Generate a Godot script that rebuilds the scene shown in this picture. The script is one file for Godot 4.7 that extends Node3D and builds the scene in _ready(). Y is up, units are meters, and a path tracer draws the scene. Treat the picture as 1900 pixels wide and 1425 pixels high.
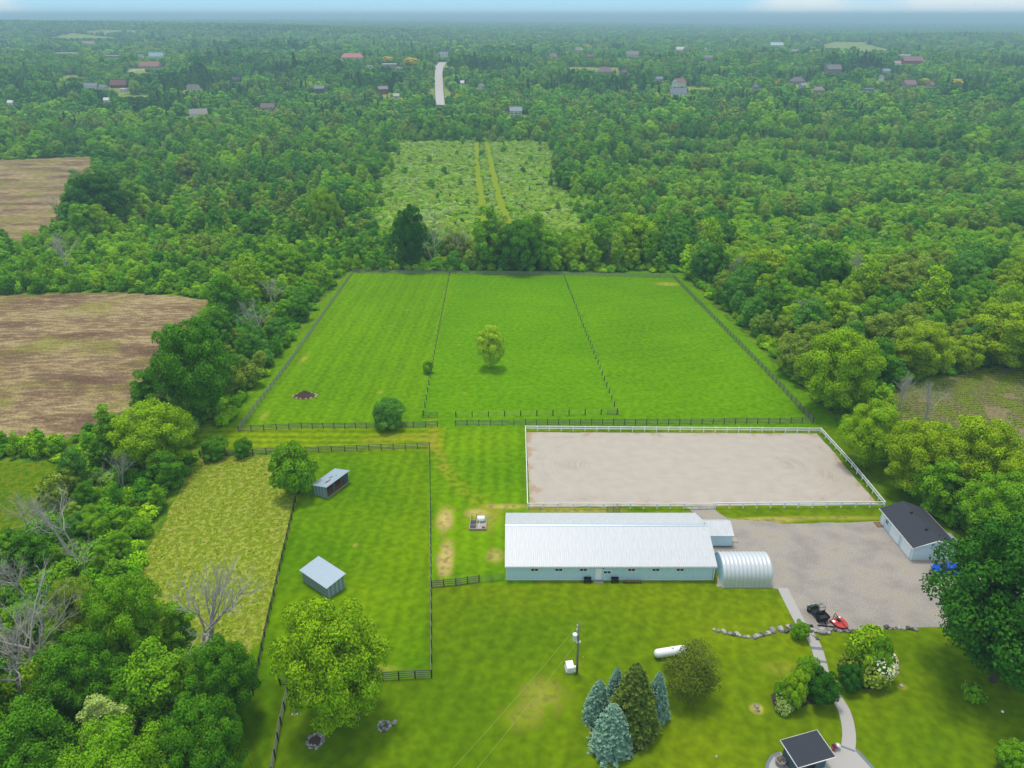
extends Node3D

# ---------------------------------------------------------------- state
var rng := RandomNumberGenerator.new()
var taken := {}
var tex := {}
var mats := {}
var meshes := {}
var lay := Basis(Vector3.RIGHT, -atan(0.0594))   # the whole farm lies on a slope that falls gently away from the viewer
const PTS := [[0.0, 0.0], [450.0, 0.0], [650.0, 10.0], [900.0, 33.0], [1350.0, 79.0], [1600.0, 88.0], [2500.0, 145.0], [4000.0, 246.0], [7000.0, 428.0], [9000.0, 542.0]]
const BUMPS := [[-2000.0, -3300.0, 1500.0, 500.0, 24.0], [1600.0, -2700.0, 700.0, 300.0, 22.0], [-900.0, -2900.0, 600.0, 300.0, 16.0]]

# height of the land: level round the farm, then rising to the wooded hills
func land(x: float, z: float) -> float:
	var d := -z
	var h := 0.0
	if d >= 9000.0:
		h = 542.0
	elif d > 450.0:
		for i in range(1, PTS.size() - 1):
			if d >= PTS[i][0] and d < PTS[i + 1][0]:
				h = lerpf(PTS[i][1], PTS[i + 1][1], (d - PTS[i][0]) / (PTS[i + 1][0] - PTS[i][0]))
	if d > 900.0:
		h -= 0.0079 * clampf(x, -2200.0, 2200.0) * smoothstep(900.0, 3000.0, d)
	if d > 1200.0:
		for b in BUMPS:
			h += b[4] * exp(-pow((x - b[0]) / b[2], 2.0) - pow((z - b[1]) / b[3], 2.0))
	return h

# ---------------------------------------------------------------- naming
func numbered(called: String) -> String:
	var n: int = taken.get(called, 0)
	taken[called] = n + 1
	return called if n == 0 else "%s_%03d" % [called, n]

func thing(called: String, label: String, category: String, at := Vector3.ZERO, turn := 0.0, group := "") -> Node3D:
	var o := Node3D.new()
	o.name = numbered(called)
	add_child(o)
	o.position = at
	o.rotation.y = turn
	tag(o, label, category, group)
	return o

func tag(o: Node, label: String, category: String, group := "") -> void:
	o.set_meta("label", label)
	o.set_meta("category", category)
	if group:
		o.set_meta("group", group)

func part(called: String, mesh: Mesh, m: Material, parent: Node, at := Vector3.ZERO, basis := Basis.IDENTITY) -> MeshInstance3D:
	var o := MeshInstance3D.new()
	o.name = called
	o.mesh = mesh
	o.material_override = m
	o.transform = Transform3D(basis, at)
	parent.add_child(o, true)
	return o

func single(called: String, mesh: Mesh, m: Material, label: String, category: String, at := Vector3.ZERO, turn := 0.0, group := "") -> MeshInstance3D:
	var o := MeshInstance3D.new()
	o.name = numbered(called)
	o.mesh = mesh
	o.material_override = m
	o.position = at
	o.rotation.y = turn
	add_child(o)
	tag(o, label, category, group)
	return o

func structure(called: String, mesh: Mesh, m: Material, at := Vector3.ZERO) -> MeshInstance3D:
	var o := MeshInstance3D.new()
	o.name = numbered(called)
	o.mesh = mesh
	o.material_override = m
	o.position = at
	add_child(o)
	o.set_meta("kind", "structure")
	return o

# ---------------------------------------------------------------- materials
func c8(r: int, g: int, b: int) -> Color:
	return Color8(r, g, b)

func noise_tex(key: String, freq: float, lo: float, hi: float, kind := FastNoiseLite.TYPE_SIMPLEX_SMOOTH, oct := 4, size := 512) -> NoiseTexture2D:
	if tex.has(key):
		return tex[key]
	var n := FastNoiseLite.new()
	n.noise_type = kind
	n.frequency = freq
	n.fractal_octaves = oct
	n.seed = key.hash() % 1000
	var t := NoiseTexture2D.new()
	t.width = size
	t.height = size
	t.seamless = true
	t.noise = n
	var g := Gradient.new()
	g.set_color(0, Color(lo, lo, lo))
	g.set_color(1, Color(hi, hi, hi))
	t.color_ramp = g
	tex[key] = t
	return t

func mat(key: String, col: Color, rough := 0.8, grain := "soft", scale := 0.3, metal := 0.0) -> StandardMaterial3D:
	if mats.has(key):
		return mats[key]
	var m := StandardMaterial3D.new()
	m.resource_name = key
	m.albedo_color = col
	m.roughness = rough
	m.metallic = metal
	if grain != "":
		m.albedo_texture = tex[grain]
		m.uv1_triplanar = true
		m.uv1_world_triplanar = true
		m.uv1_scale = Vector3.ONE * scale
	mats[key] = m
	return m

func leaf_mat(key: String, col: Color, through := 0.2) -> StandardMaterial3D:
	if mats.has(key):
		return mats[key]
	var m := StandardMaterial3D.new()
	m.resource_name = key
	m.albedo_color = col
	m.roughness = 0.75
	m.metallic_specular = 0.25
	m.vertex_color_use_as_albedo = true
	m.backlight_enabled = true
	m.backlight = Color(through, through, through * 0.5)
	mats[key] = m
	return m

# ---------------------------------------------------------------- shapes
func st_new() -> SurfaceTool:
	var st := SurfaceTool.new()
	st.begin(Mesh.PRIMITIVE_TRIANGLES)
	st.set_smooth_group(-1)
	return st

func quad(st: SurfaceTool, a: Vector3, b: Vector3, c: Vector3, d: Vector3) -> void:
	for v in [a, b, c, a, c, d]:
		st.add_vertex(v)

func tri(st: SurfaceTool, a: Vector3, b: Vector3, c: Vector3) -> void:
	for v in [a, b, c]:
		st.add_vertex(v)

func done(st: SurfaceTool) -> ArrayMesh:
	st.generate_normals()
	return st.commit()

func add_box(st: SurfaceTool, lo: Vector3, hi: Vector3) -> void:
	hexa(st, [Vector3(lo.x, lo.y, hi.z), Vector3(hi.x, lo.y, hi.z), Vector3(hi.x, lo.y, lo.z), Vector3(lo.x, lo.y, lo.z), Vector3(lo.x, hi.y, hi.z), Vector3(hi.x, hi.y, hi.z), Vector3(hi.x, hi.y, lo.z), Vector3(lo.x, hi.y, lo.z)])

# eight corners: bottom front-left, front-right, back-right, back-left, then the same on top (front is +z)
func hexa(st: SurfaceTool, p: Array) -> void:
	quad(st, p[4], p[5], p[1], p[0])
	quad(st, p[5], p[6], p[2], p[1])
	quad(st, p[6], p[7], p[3], p[2])
	quad(st, p[7], p[4], p[0], p[3])
	quad(st, p[7], p[6], p[5], p[4])
	quad(st, p[0], p[1], p[2], p[3])

func box(lo: Vector3, hi: Vector3) -> ArrayMesh:
	var st := st_new()
	add_box(st, lo, hi)
	return done(st)

func cached_box(sx: float, sy: float, sz: float) -> ArrayMesh:
	var key := "box%.3f_%.3f_%.3f" % [sx, sy, sz]
	if not meshes.has(key):
		meshes[key] = box(Vector3(-sx / 2, -sy / 2, -sz / 2), Vector3(sx / 2, sy / 2, sz / 2))
	return meshes[key]

func add_tube(st: SurfaceTool, pts: Array, radii: Array, sides := 7, cap := true) -> void:
	var rings := []
	for i in pts.size():
		var dir: Vector3 = (pts[mini(i + 1, pts.size() - 1)] - pts[maxi(i - 1, 0)]).normalized()
		var u := dir.cross(Vector3(0.31, 0.2, 0.93)).normalized()
		if u.length() < 0.5:
			u = dir.cross(Vector3.RIGHT).normalized()
		var v := dir.cross(u)
		var ring := []
		for k in sides:
			var a := TAU * k / sides
			ring.append(pts[i] + (u * cos(a) + v * sin(a)) * radii[i])
		rings.append(ring)
	for i in rings.size() - 1:
		for k in sides:
			var k2 := (k + 1) % sides
			quad(st, rings[i][k], rings[i + 1][k], rings[i + 1][k2], rings[i][k2])
	if cap:
		for k in range(1, sides - 1):
			tri(st, rings[0][0], rings[0][k], rings[0][k + 1])
			tri(st, rings[-1][0], rings[-1][k + 1], rings[-1][k])

func tube(pts: Array, radii: Array, sides := 8) -> ArrayMesh:
	var st := st_new()
	st.set_smooth_group(0)
	add_tube(st, pts, radii, sides)
	return done(st)

func rod(a: Vector3, b: Vector3, r: float, sides := 8) -> ArrayMesh:
	return tube([a, b], [r, r], sides)

# a shape turned about the y axis: profile of Vector2(radius, height)
func lathe(profile: Array, sides := 20) -> ArrayMesh:
	var st := st_new()
	st.set_smooth_group(0)
	for i in profile.size() - 1:
		for k in sides:
			var a := TAU * k / sides
			var b := TAU * (k + 1) / sides
			var p: Vector2 = profile[i]
			var q: Vector2 = profile[i + 1]
			quad(st, Vector3(p.x * cos(a), p.y, p.x * sin(a)), Vector3(q.x * cos(a), q.y, q.x * sin(a)), Vector3(q.x * cos(b), q.y, q.x * sin(b)), Vector3(p.x * cos(b), p.y, p.x * sin(b)))
	return done(st)

# extruded polygon (x, y) along z from z0 to z1
func prism(poly: Array, z0: float, z1: float) -> ArrayMesh:
	var st := st_new()
	var pv := PackedVector2Array(poly)
	if Geometry2D.is_polygon_clockwise(pv):
		pv.reverse()
	var idx := Geometry2D.triangulate_polygon(pv)
	for i in range(0, idx.size(), 3):
		var a := pv[idx[i]]
		var b := pv[idx[i + 1]]
		var c := pv[idx[i + 2]]
		if (b - a).cross(c - a) > 0.0:
			var s := b
			b = c
			c = s
		tri(st, Vector3(a.x, a.y, z1), Vector3(b.x, b.y, z1), Vector3(c.x, c.y, z1))
		tri(st, Vector3(a.x, a.y, z0), Vector3(c.x, c.y, z0), Vector3(b.x, b.y, z0))
	for i in pv.size():
		var a := pv[i]
		var b := pv[(i + 1) % pv.size()]
		quad(st, Vector3(a.x, a.y, z0), Vector3(a.x, a.y, z1), Vector3(b.x, b.y, z1), Vector3(b.x, b.y, z0))
	return done(st)

# slab with a flat top following an outline in x, z
func slab(outline: Array, y0: float, y1: float) -> ArrayMesh:
	var poly := []
	for p in outline:
		poly.append(Vector2(p.x, -p.y))
	var m := prism(poly, y0, y1)
	var st := SurfaceTool.new()
	st.append_from(m, 0, Transform3D(Basis(Vector3(1, 0, 0), -PI / 2), Vector3.ZERO))
	return st.commit()

# flat sheet with uv in metres / span from origin
func sheet(outline: Array, y: float, org := Vector2.ZERO, span := Vector2.ONE, cell := 0.0) -> ArrayMesh:
	var st := SurfaceTool.new()
	st.begin(Mesh.PRIMITIVE_TRIANGLES)
	var pieces := [PackedVector2Array(outline)]
	if cell > 0.0:
		pieces = []
		var bb := Rect2(outline[0], Vector2.ZERO)
		for p in outline:
			bb = bb.expand(p)
		var x := bb.position.x
		while x < bb.end.x:
			var z := bb.position.y
			while z < bb.end.y:
				var sq := PackedVector2Array([Vector2(x, z), Vector2(x + cell, z), Vector2(x + cell, z + cell), Vector2(x, z + cell)])
				for piece in Geometry2D.intersect_polygons(sq, PackedVector2Array(outline)):
					pieces.append(piece)
				z += cell
			x += cell
	for pv in pieces:
		var idx := Geometry2D.triangulate_polygon(pv)
		for i in range(0, idx.size(), 3):
			var t := [pv[idx[i]], pv[idx[i + 1]], pv[idx[i + 2]]]
			if (t[1] - t[0]).cross(t[2] - t[0]) < 0.0:
				t = [t[0], t[2], t[1]]
			for p in t:
				st.set_uv((p - org) / span)
				st.set_uv2(p.rotated(0.61) * 0.143)
				st.set_normal(Vector3.UP)
				st.add_vertex(Vector3(p.x, y + land(p.x, p.y), p.y))
	return st.commit()

func wobble(outline: Array, step: float, amount: float, sd: int) -> Array:
	var n := FastNoiseLite.new()
	n.seed = sd
	n.frequency = 0.12
	var out := []
	for i in outline.size():
		var a: Vector2 = outline[i]
		var b: Vector2 = outline[(i + 1) % outline.size()]
		var k := maxi(1, int(a.distance_to(b) / step))
		for j in k:
			var p := a.lerp(b, float(j) / k)
			out.append(p + Vector2(n.get_noise_2d(p.x, p.y), n.get_noise_2d(p.x + 91.0, p.y - 37.0)) * amount)
	return out

func strip(centre: Array, widths: Array) -> Array:
	var left := []
	var right := []
	for i in centre.size():
		var dir: Vector2 = (centre[mini(i + 1, centre.size() - 1)] - centre[maxi(i - 1, 0)]).normalized()
		var side: Vector2 = Vector2(-dir.y, dir.x) * widths[i] / 2.0
		left.append(centre[i] + side)
		right.push_front(centre[i] - side)
	return left + right

func smooth_line(pts: Array, per := 6) -> Array:
	var out := []
	for i in pts.size() - 1:
		var p0: Vector2 = pts[maxi(i - 1, 0)]
		var p3: Vector2 = pts[mini(i + 2, pts.size() - 1)]
		for k in per:
			out.append(pts[i].cubic_interpolate(pts[i + 1], p0, p3, float(k) / per))
	out.append(pts[-1])
	return out

# ---------------------------------------------------------------- vegetation meshes
func leaf_mesh(pos: PackedVector3Array, nrm: PackedVector3Array, size: PackedFloat32Array, col: PackedColorArray, stretch := 1.0) -> ArrayMesh:
	var n := pos.size()
	var v := PackedVector3Array()
	var nn := PackedVector3Array()
	var cc := PackedColorArray()
	var ix := PackedInt32Array()
	v.resize(n * 4)
	nn.resize(n * 4)
	cc.resize(n * 4)
	ix.resize(n * 6)
	for i in n:
		var d := nrm[i]
		var t := Vector3(rng.randf() - 0.5, rng.randf() - 0.5, rng.randf() - 0.5)
		var u := d.cross(t).normalized()
		var w := d.cross(u)
		var s := size[i]
		var p := pos[i]
		u *= s * stretch
		w *= s * 0.62
		var b := d * s * 0.18
		v[i * 4] = p - u - b
		v[i * 4 + 1] = p + w + b
		v[i * 4 + 2] = p + u - b
		v[i * 4 + 3] = p - w + b
		for k in 4:
			nn[i * 4 + k] = d
			cc[i * 4 + k] = col[i]
		ix[i * 6] = i * 4
		ix[i * 6 + 1] = i * 4 + 1
		ix[i * 6 + 2] = i * 4 + 2
		ix[i * 6 + 3] = i * 4
		ix[i * 6 + 4] = i * 4 + 2
		ix[i * 6 + 5] = i * 4 + 3
	var a := []
	a.resize(Mesh.ARRAY_MAX)
	a[Mesh.ARRAY_VERTEX] = v
	a[Mesh.ARRAY_NORMAL] = nn
	a[Mesh.ARRAY_COLOR] = cc
	a[Mesh.ARRAY_INDEX] = ix
	var m := ArrayMesh.new()
	m.add_surface_from_arrays(Mesh.PRIMITIVE_TRIANGLES, a)
	return m

func rand_dir() -> Vector3:
	var y := rng.randf_range(-1, 1)
	var a := rng.randf() * TAU
	var r := sqrt(1.0 - y * y)
	return Vector3(r * cos(a), y, r * sin(a))

# a broadleaf crown of leafy lobes, 1 = height of the tree; returns {leaf, wood}
func broadleaf(sd: int, height: float, radius: float, clear: float, lobes: int, per_lobe: int, leaf: float, top_heavy := 0.5, lobe_size := 0.36, loose := 0.12, stem := 0.02) -> Dictionary:
	rng.seed = sd
	var base := height * clear
	var half := (height - base) / 2.0
	var cy := base + half
	var centres := []
	var rads := []
	var tints := []
	for i in lobes:
		var f := (i + 0.5) / lobes
		var y := 1.0 - 2.0 * f
		var a := i * 2.39996 + rng.randf_range(-0.4, 0.4)
		var r := sqrt(1.0 - y * y)
		var bulge := 1.0 - 0.35 * maxf(0.0, y * (0.5 - top_heavy) * 4.0) - 0.3 * maxf(0.0, -y * (top_heavy - 0.5) * 4.0)
		var lr := radius * lobe_size * rng.randf_range(0.7, 1.25)
		var reach := rng.randf_range(0.6, 1.14)
		if i % 5 == 4:
			reach *= 0.55
		centres.append(Vector3(r * cos(a) * (radius - lr * 0.7) * reach * bulge, cy + y * (half - lr * 0.6) * reach, r * sin(a) * (radius - lr * 0.7) * reach * bulge))
		rads.append(lr)
		tints.append(rng.randf_range(0.78, 1.0))
	var pos := PackedVector3Array()
	var nrm := PackedVector3Array()
	var siz := PackedFloat32Array()
	var col := PackedColorArray()
	for i in lobes:
		var c: Vector3 = centres[i]
		var lr: float = rads[i]
		var out_dir := (c - Vector3(0, cy - half * 0.3, 0)).normalized()
		var squash := rng.randf_range(0.7, 0.95)
		for k in int(per_lobe * (lr / (radius * lobe_size))):
			var d := (rand_dir() + out_dir * 0.45 + Vector3(0, 0.3, 0)).normalized()
			var p := c + d * lr * (1.0 - loose + rng.randf() * loose * 2.0 + (rng.randf() * 0.25 if rng.randf() < 0.12 else 0.0)) * Vector3(1, squash, 1)
			var hidden := false
			for j in [(i + 1) % lobes, (i + lobes - 1) % lobes, (i + 2) % lobes, (i + 3) % lobes, (i + 5) % lobes, (i + lobes - 2) % lobes]:
				if p.distance_squared_to(centres[j]) < rads[j] * rads[j] * 0.5:
					hidden = true
					break
			if hidden:
				continue
			pos.append(p)
			nrm.append((d + rand_dir() * 0.75 + Vector3(0, 0.25, 0)).normalized())
			siz.append(leaf * rng.randf_range(0.6, 1.35))
			var g: float = tints[i] * rng.randf_range(0.72, 1.0)
			col.append(Color(g * rng.randf_range(0.82, 1.0), g, g * rng.randf_range(0.7, 1.0)))
	var out := {"leaf": leaf_mesh(pos, nrm, siz, col), "h": height, "r": radius}
	var st := st_new()
	st.set_smooth_group(0)
	var r0 := height * stem
	var bend := Vector3(rng.randf_range(-0.4, 0.4), 0, rng.randf_range(-0.4, 0.4))
	add_tube(st, [Vector3(0, -0.3, 0), Vector3(0, 0.25, 0), bend * 0.4 + Vector3(0, base * 0.8, 0), bend + Vector3(0, cy, 0), bend * 1.3 + Vector3(0, cy + half * 0.6, 0)], [r0 * 1.5, r0 * 1.1, r0 * 0.9, r0 * 0.55, r0 * 0.15], 8)
	for i in range(0, lobes, maxi(3, lobes / 16)):
		var f := rng.randf_range(0.7, 1.2)
		var a0 := bend * 0.6 + Vector3(0, lerpf(base * 0.8, cy, clampf((centres[i].y - base) / (2.0 * half), 0.0, 1.0) * f * 0.7), 0)
		var mid: Vector3 = a0.lerp(centres[i], 0.55) + Vector3(0, radius * 0.08, 0)
		add_tube(st, [a0, mid, centres[i]], [r0 * 0.42, r0 * 0.25, r0 * 0.08], 5, false)
	out.wood = done(st)
	return out

# a conifer with tiers of drooping boughs
func conifer(sd: int, height: float, radius: float, tiers: int, boughs: int, sprigs: int, needle: float, power := 0.85) -> Dictionary:
	rng.seed = sd
	var pos := PackedVector3Array()
	var nrm := PackedVector3Array()
	var siz := PackedFloat32Array()
	var col := PackedColorArray()
	var st := st_new()
	add_tube(st, [Vector3(0, -0.2, 0), Vector3(0, height * 0.5, 0), Vector3(0, height * 0.98, 0)], [height * 0.022, height * 0.013, 0.015], 7)
	for t in tiers:
		var f := (t + 0.5) / tiers
		var y := height * (0.04 + 0.94 * f)
		var reach := radius * pow(1.0 - f, power) + radius * 0.04
		var nb := maxi(4, int(boughs * (0.45 + 0.55 * (1.0 - f))))
		var turn := rng.randf() * TAU
		for b in nb:
			var a := turn + TAU * b / nb + rng.randf_range(-0.2, 0.2)
			var dir := Vector3(cos(a), 0, sin(a))
			var side := Vector3(-sin(a), 0, cos(a))
			var rl := reach * rng.randf_range(0.72, 1.12)
			var tint := rng.randf_range(0.74, 1.0)
			if b % 3 == 0:
				add_tube(st, [Vector3(0, y, 0), dir * rl * 0.8 + Vector3(0, y - rl * 0.1, 0)], [height * 0.004, 0.01], 3, false)
			for s in sprigs:
				var q := sqrt(rng.randf_range(0.08, 1.0))
				var spread := rl * 0.26 * (1.15 - q) + needle * 0.4
				var p := dir * rl * q + side * rng.randf_range(-spread, spread) + Vector3(0, y - rl * 0.28 * q + rl * 0.14 * q * q + rng.randf_range(-0.5, 0.5) * needle, 0)
				pos.append(p)
				nrm.append((dir * 0.55 + Vector3(0, 0.65, 0) + rand_dir() * 0.65).normalized())
				siz.append(needle * rng.randf_range(0.6, 1.25))
				var g := tint * rng.randf_range(0.7, 1.0)
				col.append(Color(g, g, g))
	return {"leaf": leaf_mesh(pos, nrm, siz, col, 1.25), "wood": done(st), "h": height, "r": radius}

func twig(st: SurfaceTool, at: Vector3, dir: Vector3, len: float, r: float, depth: int) -> void:
	var side := dir.cross(rand_dir()).normalized()
	var mid := at + dir * len * 0.5 + side * len * rng.randf_range(0.02, 0.09)
	var tip := at + dir * len + side * len * rng.randf_range(-0.08, 0.08)
	add_tube(st, [at, mid, tip], [r, r * 0.8, r * 0.55], 5 if depth > 1 else 3, false)
	if depth <= 0:
		return
	for k in rng.randi_range(2, 4) if depth < 3 else rng.randi_range(2, 3):
		var f := rng.randf_range(0.35, 1.0) if depth < 4 else rng.randf_range(0.7, 1.0)
		var from := at.lerp(mid, f * 2.0) if f < 0.5 else mid.lerp(tip, f * 2.0 - 1.0)
		var d := (dir * rng.randf_range(0.7, 1.1) + rand_dir() * 0.75 + Vector3(0, 0.15, 0)).normalized()
		twig(st, from, d, len * rng.randf_range(0.42, 0.68), r * 0.5, depth - 1)
	twig(st, tip, (dir + rand_dir() * 0.3).normalized(), len * 0.6, r * 0.5, depth - 1)

func bare(sd: int, height: float, stems: int, depth := 4) -> ArrayMesh:
	rng.seed = sd
	var st := st_new()
	st.set_smooth_group(0)
	for s in stems:
		var lean := Vector3(rng.randf_range(-0.28, 0.28), 1, rng.randf_range(-0.28, 0.28)).normalized()
		twig(st, Vector3(rng.randf_range(-0.2, 0.2), -0.2, rng.randf_range(-0.2, 0.2)), lean, height * 0.45, height * 0.014, depth)
	return done(st)

func stone_mesh(sd: int) -> ArrayMesh:
	var key := "stone%d" % sd
	if meshes.has(key):
		return meshes[key]
	rng.seed = 500 + sd
	var s := SphereMesh.new()
	s.radius = 0.5
	s.height = 1.0
	s.radial_segments = 7
	s.rings = 4
	var arr := s.get_mesh_arrays()
	var v: PackedVector3Array = arr[Mesh.ARRAY_VERTEX]
	var moved := {}
	var st := SurfaceTool.new()
	st.begin(Mesh.PRIMITIVE_TRIANGLES)
	st.set_smooth_group(-1)
	for i in v.size():
		var k := v[i].snapped(Vector3.ONE * 0.01)
		if not moved.has(k):
			moved[k] = Vector3(clampf(v[i].x * 1.25, -0.42, 0.42), clampf(v[i].y * 1.2, -0.4, 0.4), clampf(v[i].z * 1.25, -0.42, 0.42)) * rng.randf_range(0.82, 1.12)
		v[i] = moved[k]
	for i in arr[Mesh.ARRAY_INDEX]:
		st.add_vertex(v[i])
	meshes[key] = done(st)
	return meshes[key]

# ---------------------------------------------------------------- builders of things
# board fence: posts and boards, each a part
func fence(called: String, label: String, pts: Array, spacing: float, tall: float, boards: Array, board_h: float, post_w: float, post_m: Material, board_m: Material, group: String, sd: int, board_side := 0.06, board_t := 0.035) -> Node3D:
	var r := RandomNumberGenerator.new()
	r.seed = sd
	var t := thing(called, label, "fence", Vector3(pts[0].x, 0, pts[0].y), 0.0, group)
	var post := cached_box(post_w, tall + 0.25, post_w)
	var rail := cached_box(1.0, board_h, board_t)
	var last := Vector2.INF
	for s in pts.size() - 1:
		var a: Vector2 = pts[s] - pts[0]
		var b: Vector2 = pts[s + 1] - pts[0]
		var n := maxi(1, roundi(a.distance_to(b) / spacing))
		var dir := (b - a).normalized()
		var turn := -atan2(dir.y, dir.x)
		var off := Vector2(-dir.y, dir.x) * board_side
		for k in n + (1 if s == pts.size() - 2 else 0):
			var p := a.lerp(b, float(k) / n)
			var tilt := Basis(Vector3.UP, turn) * Basis(Vector3.RIGHT, r.randf_range(-0.03, 0.03)) * Basis(Vector3.BACK, r.randf_range(-0.03, 0.03))
			part("post", post, post_m, t, Vector3(p.x, tall / 2.0 - 0.1 + r.randf_range(-0.03, 0.03), p.y), tilt)
		for k in n:
			var p := a.lerp(b, float(k) / n)
			var q := a.lerp(b, float(k + 1) / n)
			var len := p.distance_to(q)
			for h in boards:
				var sag := r.randf_range(-0.02, 0.02)
				var bb := Basis(Vector3.UP, turn) * Basis(Vector3.BACK, sag / len * 2.0) * Basis.from_scale(Vector3(len - 0.01, 1, 1))
				var mid := (p + q) / 2.0 + off
				part("board", rail, board_m, t, Vector3(mid.x, h + r.randf_range(-0.015, 0.015), mid.y), bb)
	return t

# line of single posts joined by thin fence wires
func wire_fence(label: String, pts: Array, spacing: float, tall: float, wires: Array, post_m: Material, wire_m: Material, group: String, sd: int, post_w := 0.14, wire_r := 0.012) -> Node3D:
	var r := RandomNumberGenerator.new()
	r.seed = sd
	var t := thing("wire_fence", label, "fence", Vector3(pts[0].x, 0, pts[0].y), 0.0, group)
	var post := cached_box(post_w, tall + 0.2, post_w)
	for s in pts.size() - 1:
		var a: Vector2 = pts[s] - pts[0]
		var b: Vector2 = pts[s + 1] - pts[0]
		var n := maxi(1, roundi(a.distance_to(b) / spacing))
		for k in n + (1 if s == pts.size() - 2 else 0):
			var p := a.lerp(b, float(k) / n)
			part("post", post, post_m, t, Vector3(p.x, tall / 2.0 - 0.05, p.y), Basis(Vector3.UP, r.randf() * 0.6) * Basis(Vector3.RIGHT, r.randf_range(-0.04, 0.04)))
		for h in wires:
			part("wire", rod(Vector3(a.x, h, a.y), Vector3(b.x, h, b.y), wire_r, 4), wire_m, t)
	return t

func gate(called: String, label: String, a: Vector2, b: Vector2, tall: float, bars: int, m: Material, bar_r := 0.03, group := "") -> Node3D:
	var t := thing(called, label, "gate", Vector3(a.x, 0, a.y), 0.0, group)
	var e := Vector3(b.x - a.x, 0, b.y - a.y)
	for x in [0.0, 0.5, 1.0]:
		part("upright", rod(e * x + Vector3(0, 0.02 if x != 0.5 else 0.15, 0), e * x + Vector3(0, tall, 0), bar_r * 1.15, 6), m, t)
	for k in bars:
		var y := 0.15 + (tall - 0.18) * k / (bars - 1)
		part("bar", rod(Vector3(0, y, 0), e + Vector3(0, y, 0), bar_r, 6), m, t)
	return t

# window on a wall facing +z of its parent: frame, pane, mullion
func window(parent: Node, at: Vector3, w: float, h: float, turn: float, frame_m: Material, glass_m: Material) -> void:
	var st := st_new()
	add_box(st, Vector3(-w / 2, -h / 2, 0), Vector3(w / 2, -h / 2 + 0.09, 0.07))
	add_box(st, Vector3(-w / 2, h / 2 - 0.09, 0), Vector3(w / 2, h / 2, 0.07))
	add_box(st, Vector3(-w / 2, -h / 2 + 0.09, 0), Vector3(-w / 2 + 0.09, h / 2 - 0.09, 0.07))
	add_box(st, Vector3(w / 2 - 0.09, -h / 2 + 0.09, 0), Vector3(w / 2, h / 2 - 0.09, 0.07))
	add_box(st, Vector3(-0.035, -h / 2 + 0.09, 0), Vector3(0.035, h / 2 - 0.09, 0.06))
	var f := part("window", done(st), frame_m, parent, at, Basis(Vector3.UP, turn))
	for s in [-1, 1]:
		part("pane", box(Vector3(-w / 4 + 0.04, -h / 2 + 0.09, 0), Vector3(w / 4 - 0.04, h / 2 - 0.09, 0.02)), glass_m, f, Vector3(s * w / 4.0, 0, 0.005))

# sheet with raised ribs from the eave line a-b up to the ridge line c-d
func ribbed(a: Vector3, b: Vector3, c: Vector3, d: Vector3, ribs: int, rib_h: float) -> ArrayMesh:
	var st := st_new()
	var n := (b - a).cross(d - a).normalized()
	if n.y < 0:
		n = -n
	var prof := [[0.0, 0.0], [0.62, 0.0], [0.7, 1.0], [0.88, 1.0], [0.96, 0.0]]
	var last_a := a
	var last_d := d
	for k in ribs:
		for q in prof:
			var f: float = (k + q[0]) / ribs
			var na: Vector3 = a.lerp(b, f) + n * rib_h * q[1]
			var nd: Vector3 = d.lerp(c, f) + n * rib_h * q[1]
			quad(st, last_a, last_d, nd, na)
			last_a = na
			last_d = nd
	quad(st, last_a, last_d, c, b)
	var u := n * -0.05
	quad(st, b + u, c + u, d + u, a + u)
	quad(st, a, b, b + u, a + u)
	quad(st, d, c, c + u, d + u)
	quad(st, a, d, d + u, a + u)
	quad(st, b, c, c + u, b + u)
	return done(st)

# a tree thing made of a prototype: trunk and crown
func tree(called: String, label: String, category: String, proto: Dictionary, at: Vector3, height: float, radius: float, turn: float, leaf: Material, wood: Material, group := "", lean := Vector3.ZERO) -> Node3D:
	var t := thing(called, label, category, at, 0.0, group)
	var b := Basis.from_euler(lean) * Basis(Vector3.UP, turn) * Basis.from_scale(Vector3(radius / proto.r, height / proto.h, radius / proto.r))
	part("trunk", proto.wood, wood, t, Vector3.ZERO, b)
	part("crown", proto.leaf, leaf, t, Vector3.ZERO, b)
	return t

func _ready() -> void:
	camera_and_light()
	textures()
	setting()
	buildings()
	fences()
	yard_things()
	garden()
	far_village()
	plant_trees()
	lay_on_slope()

# sets everything on the falling ground; plants and houses stay upright
func lay_on_slope() -> void:
	var upright := ["tree", "shrub", "bush", "spruce", "pine", "plant", "dead tree", "house"]
	for n in get_children():
		if not n is Node3D or n is Camera3D or n is Light3D or n is MultiMeshInstance3D or n.name in ["ground", "woodland", "undergrowth"]:
			continue
		if n.get_meta("category", "") in upright:
			n.position = lay * n.position
		else:
			n.transform = Transform3D(lay, Vector3.ZERO) * n.transform

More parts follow.
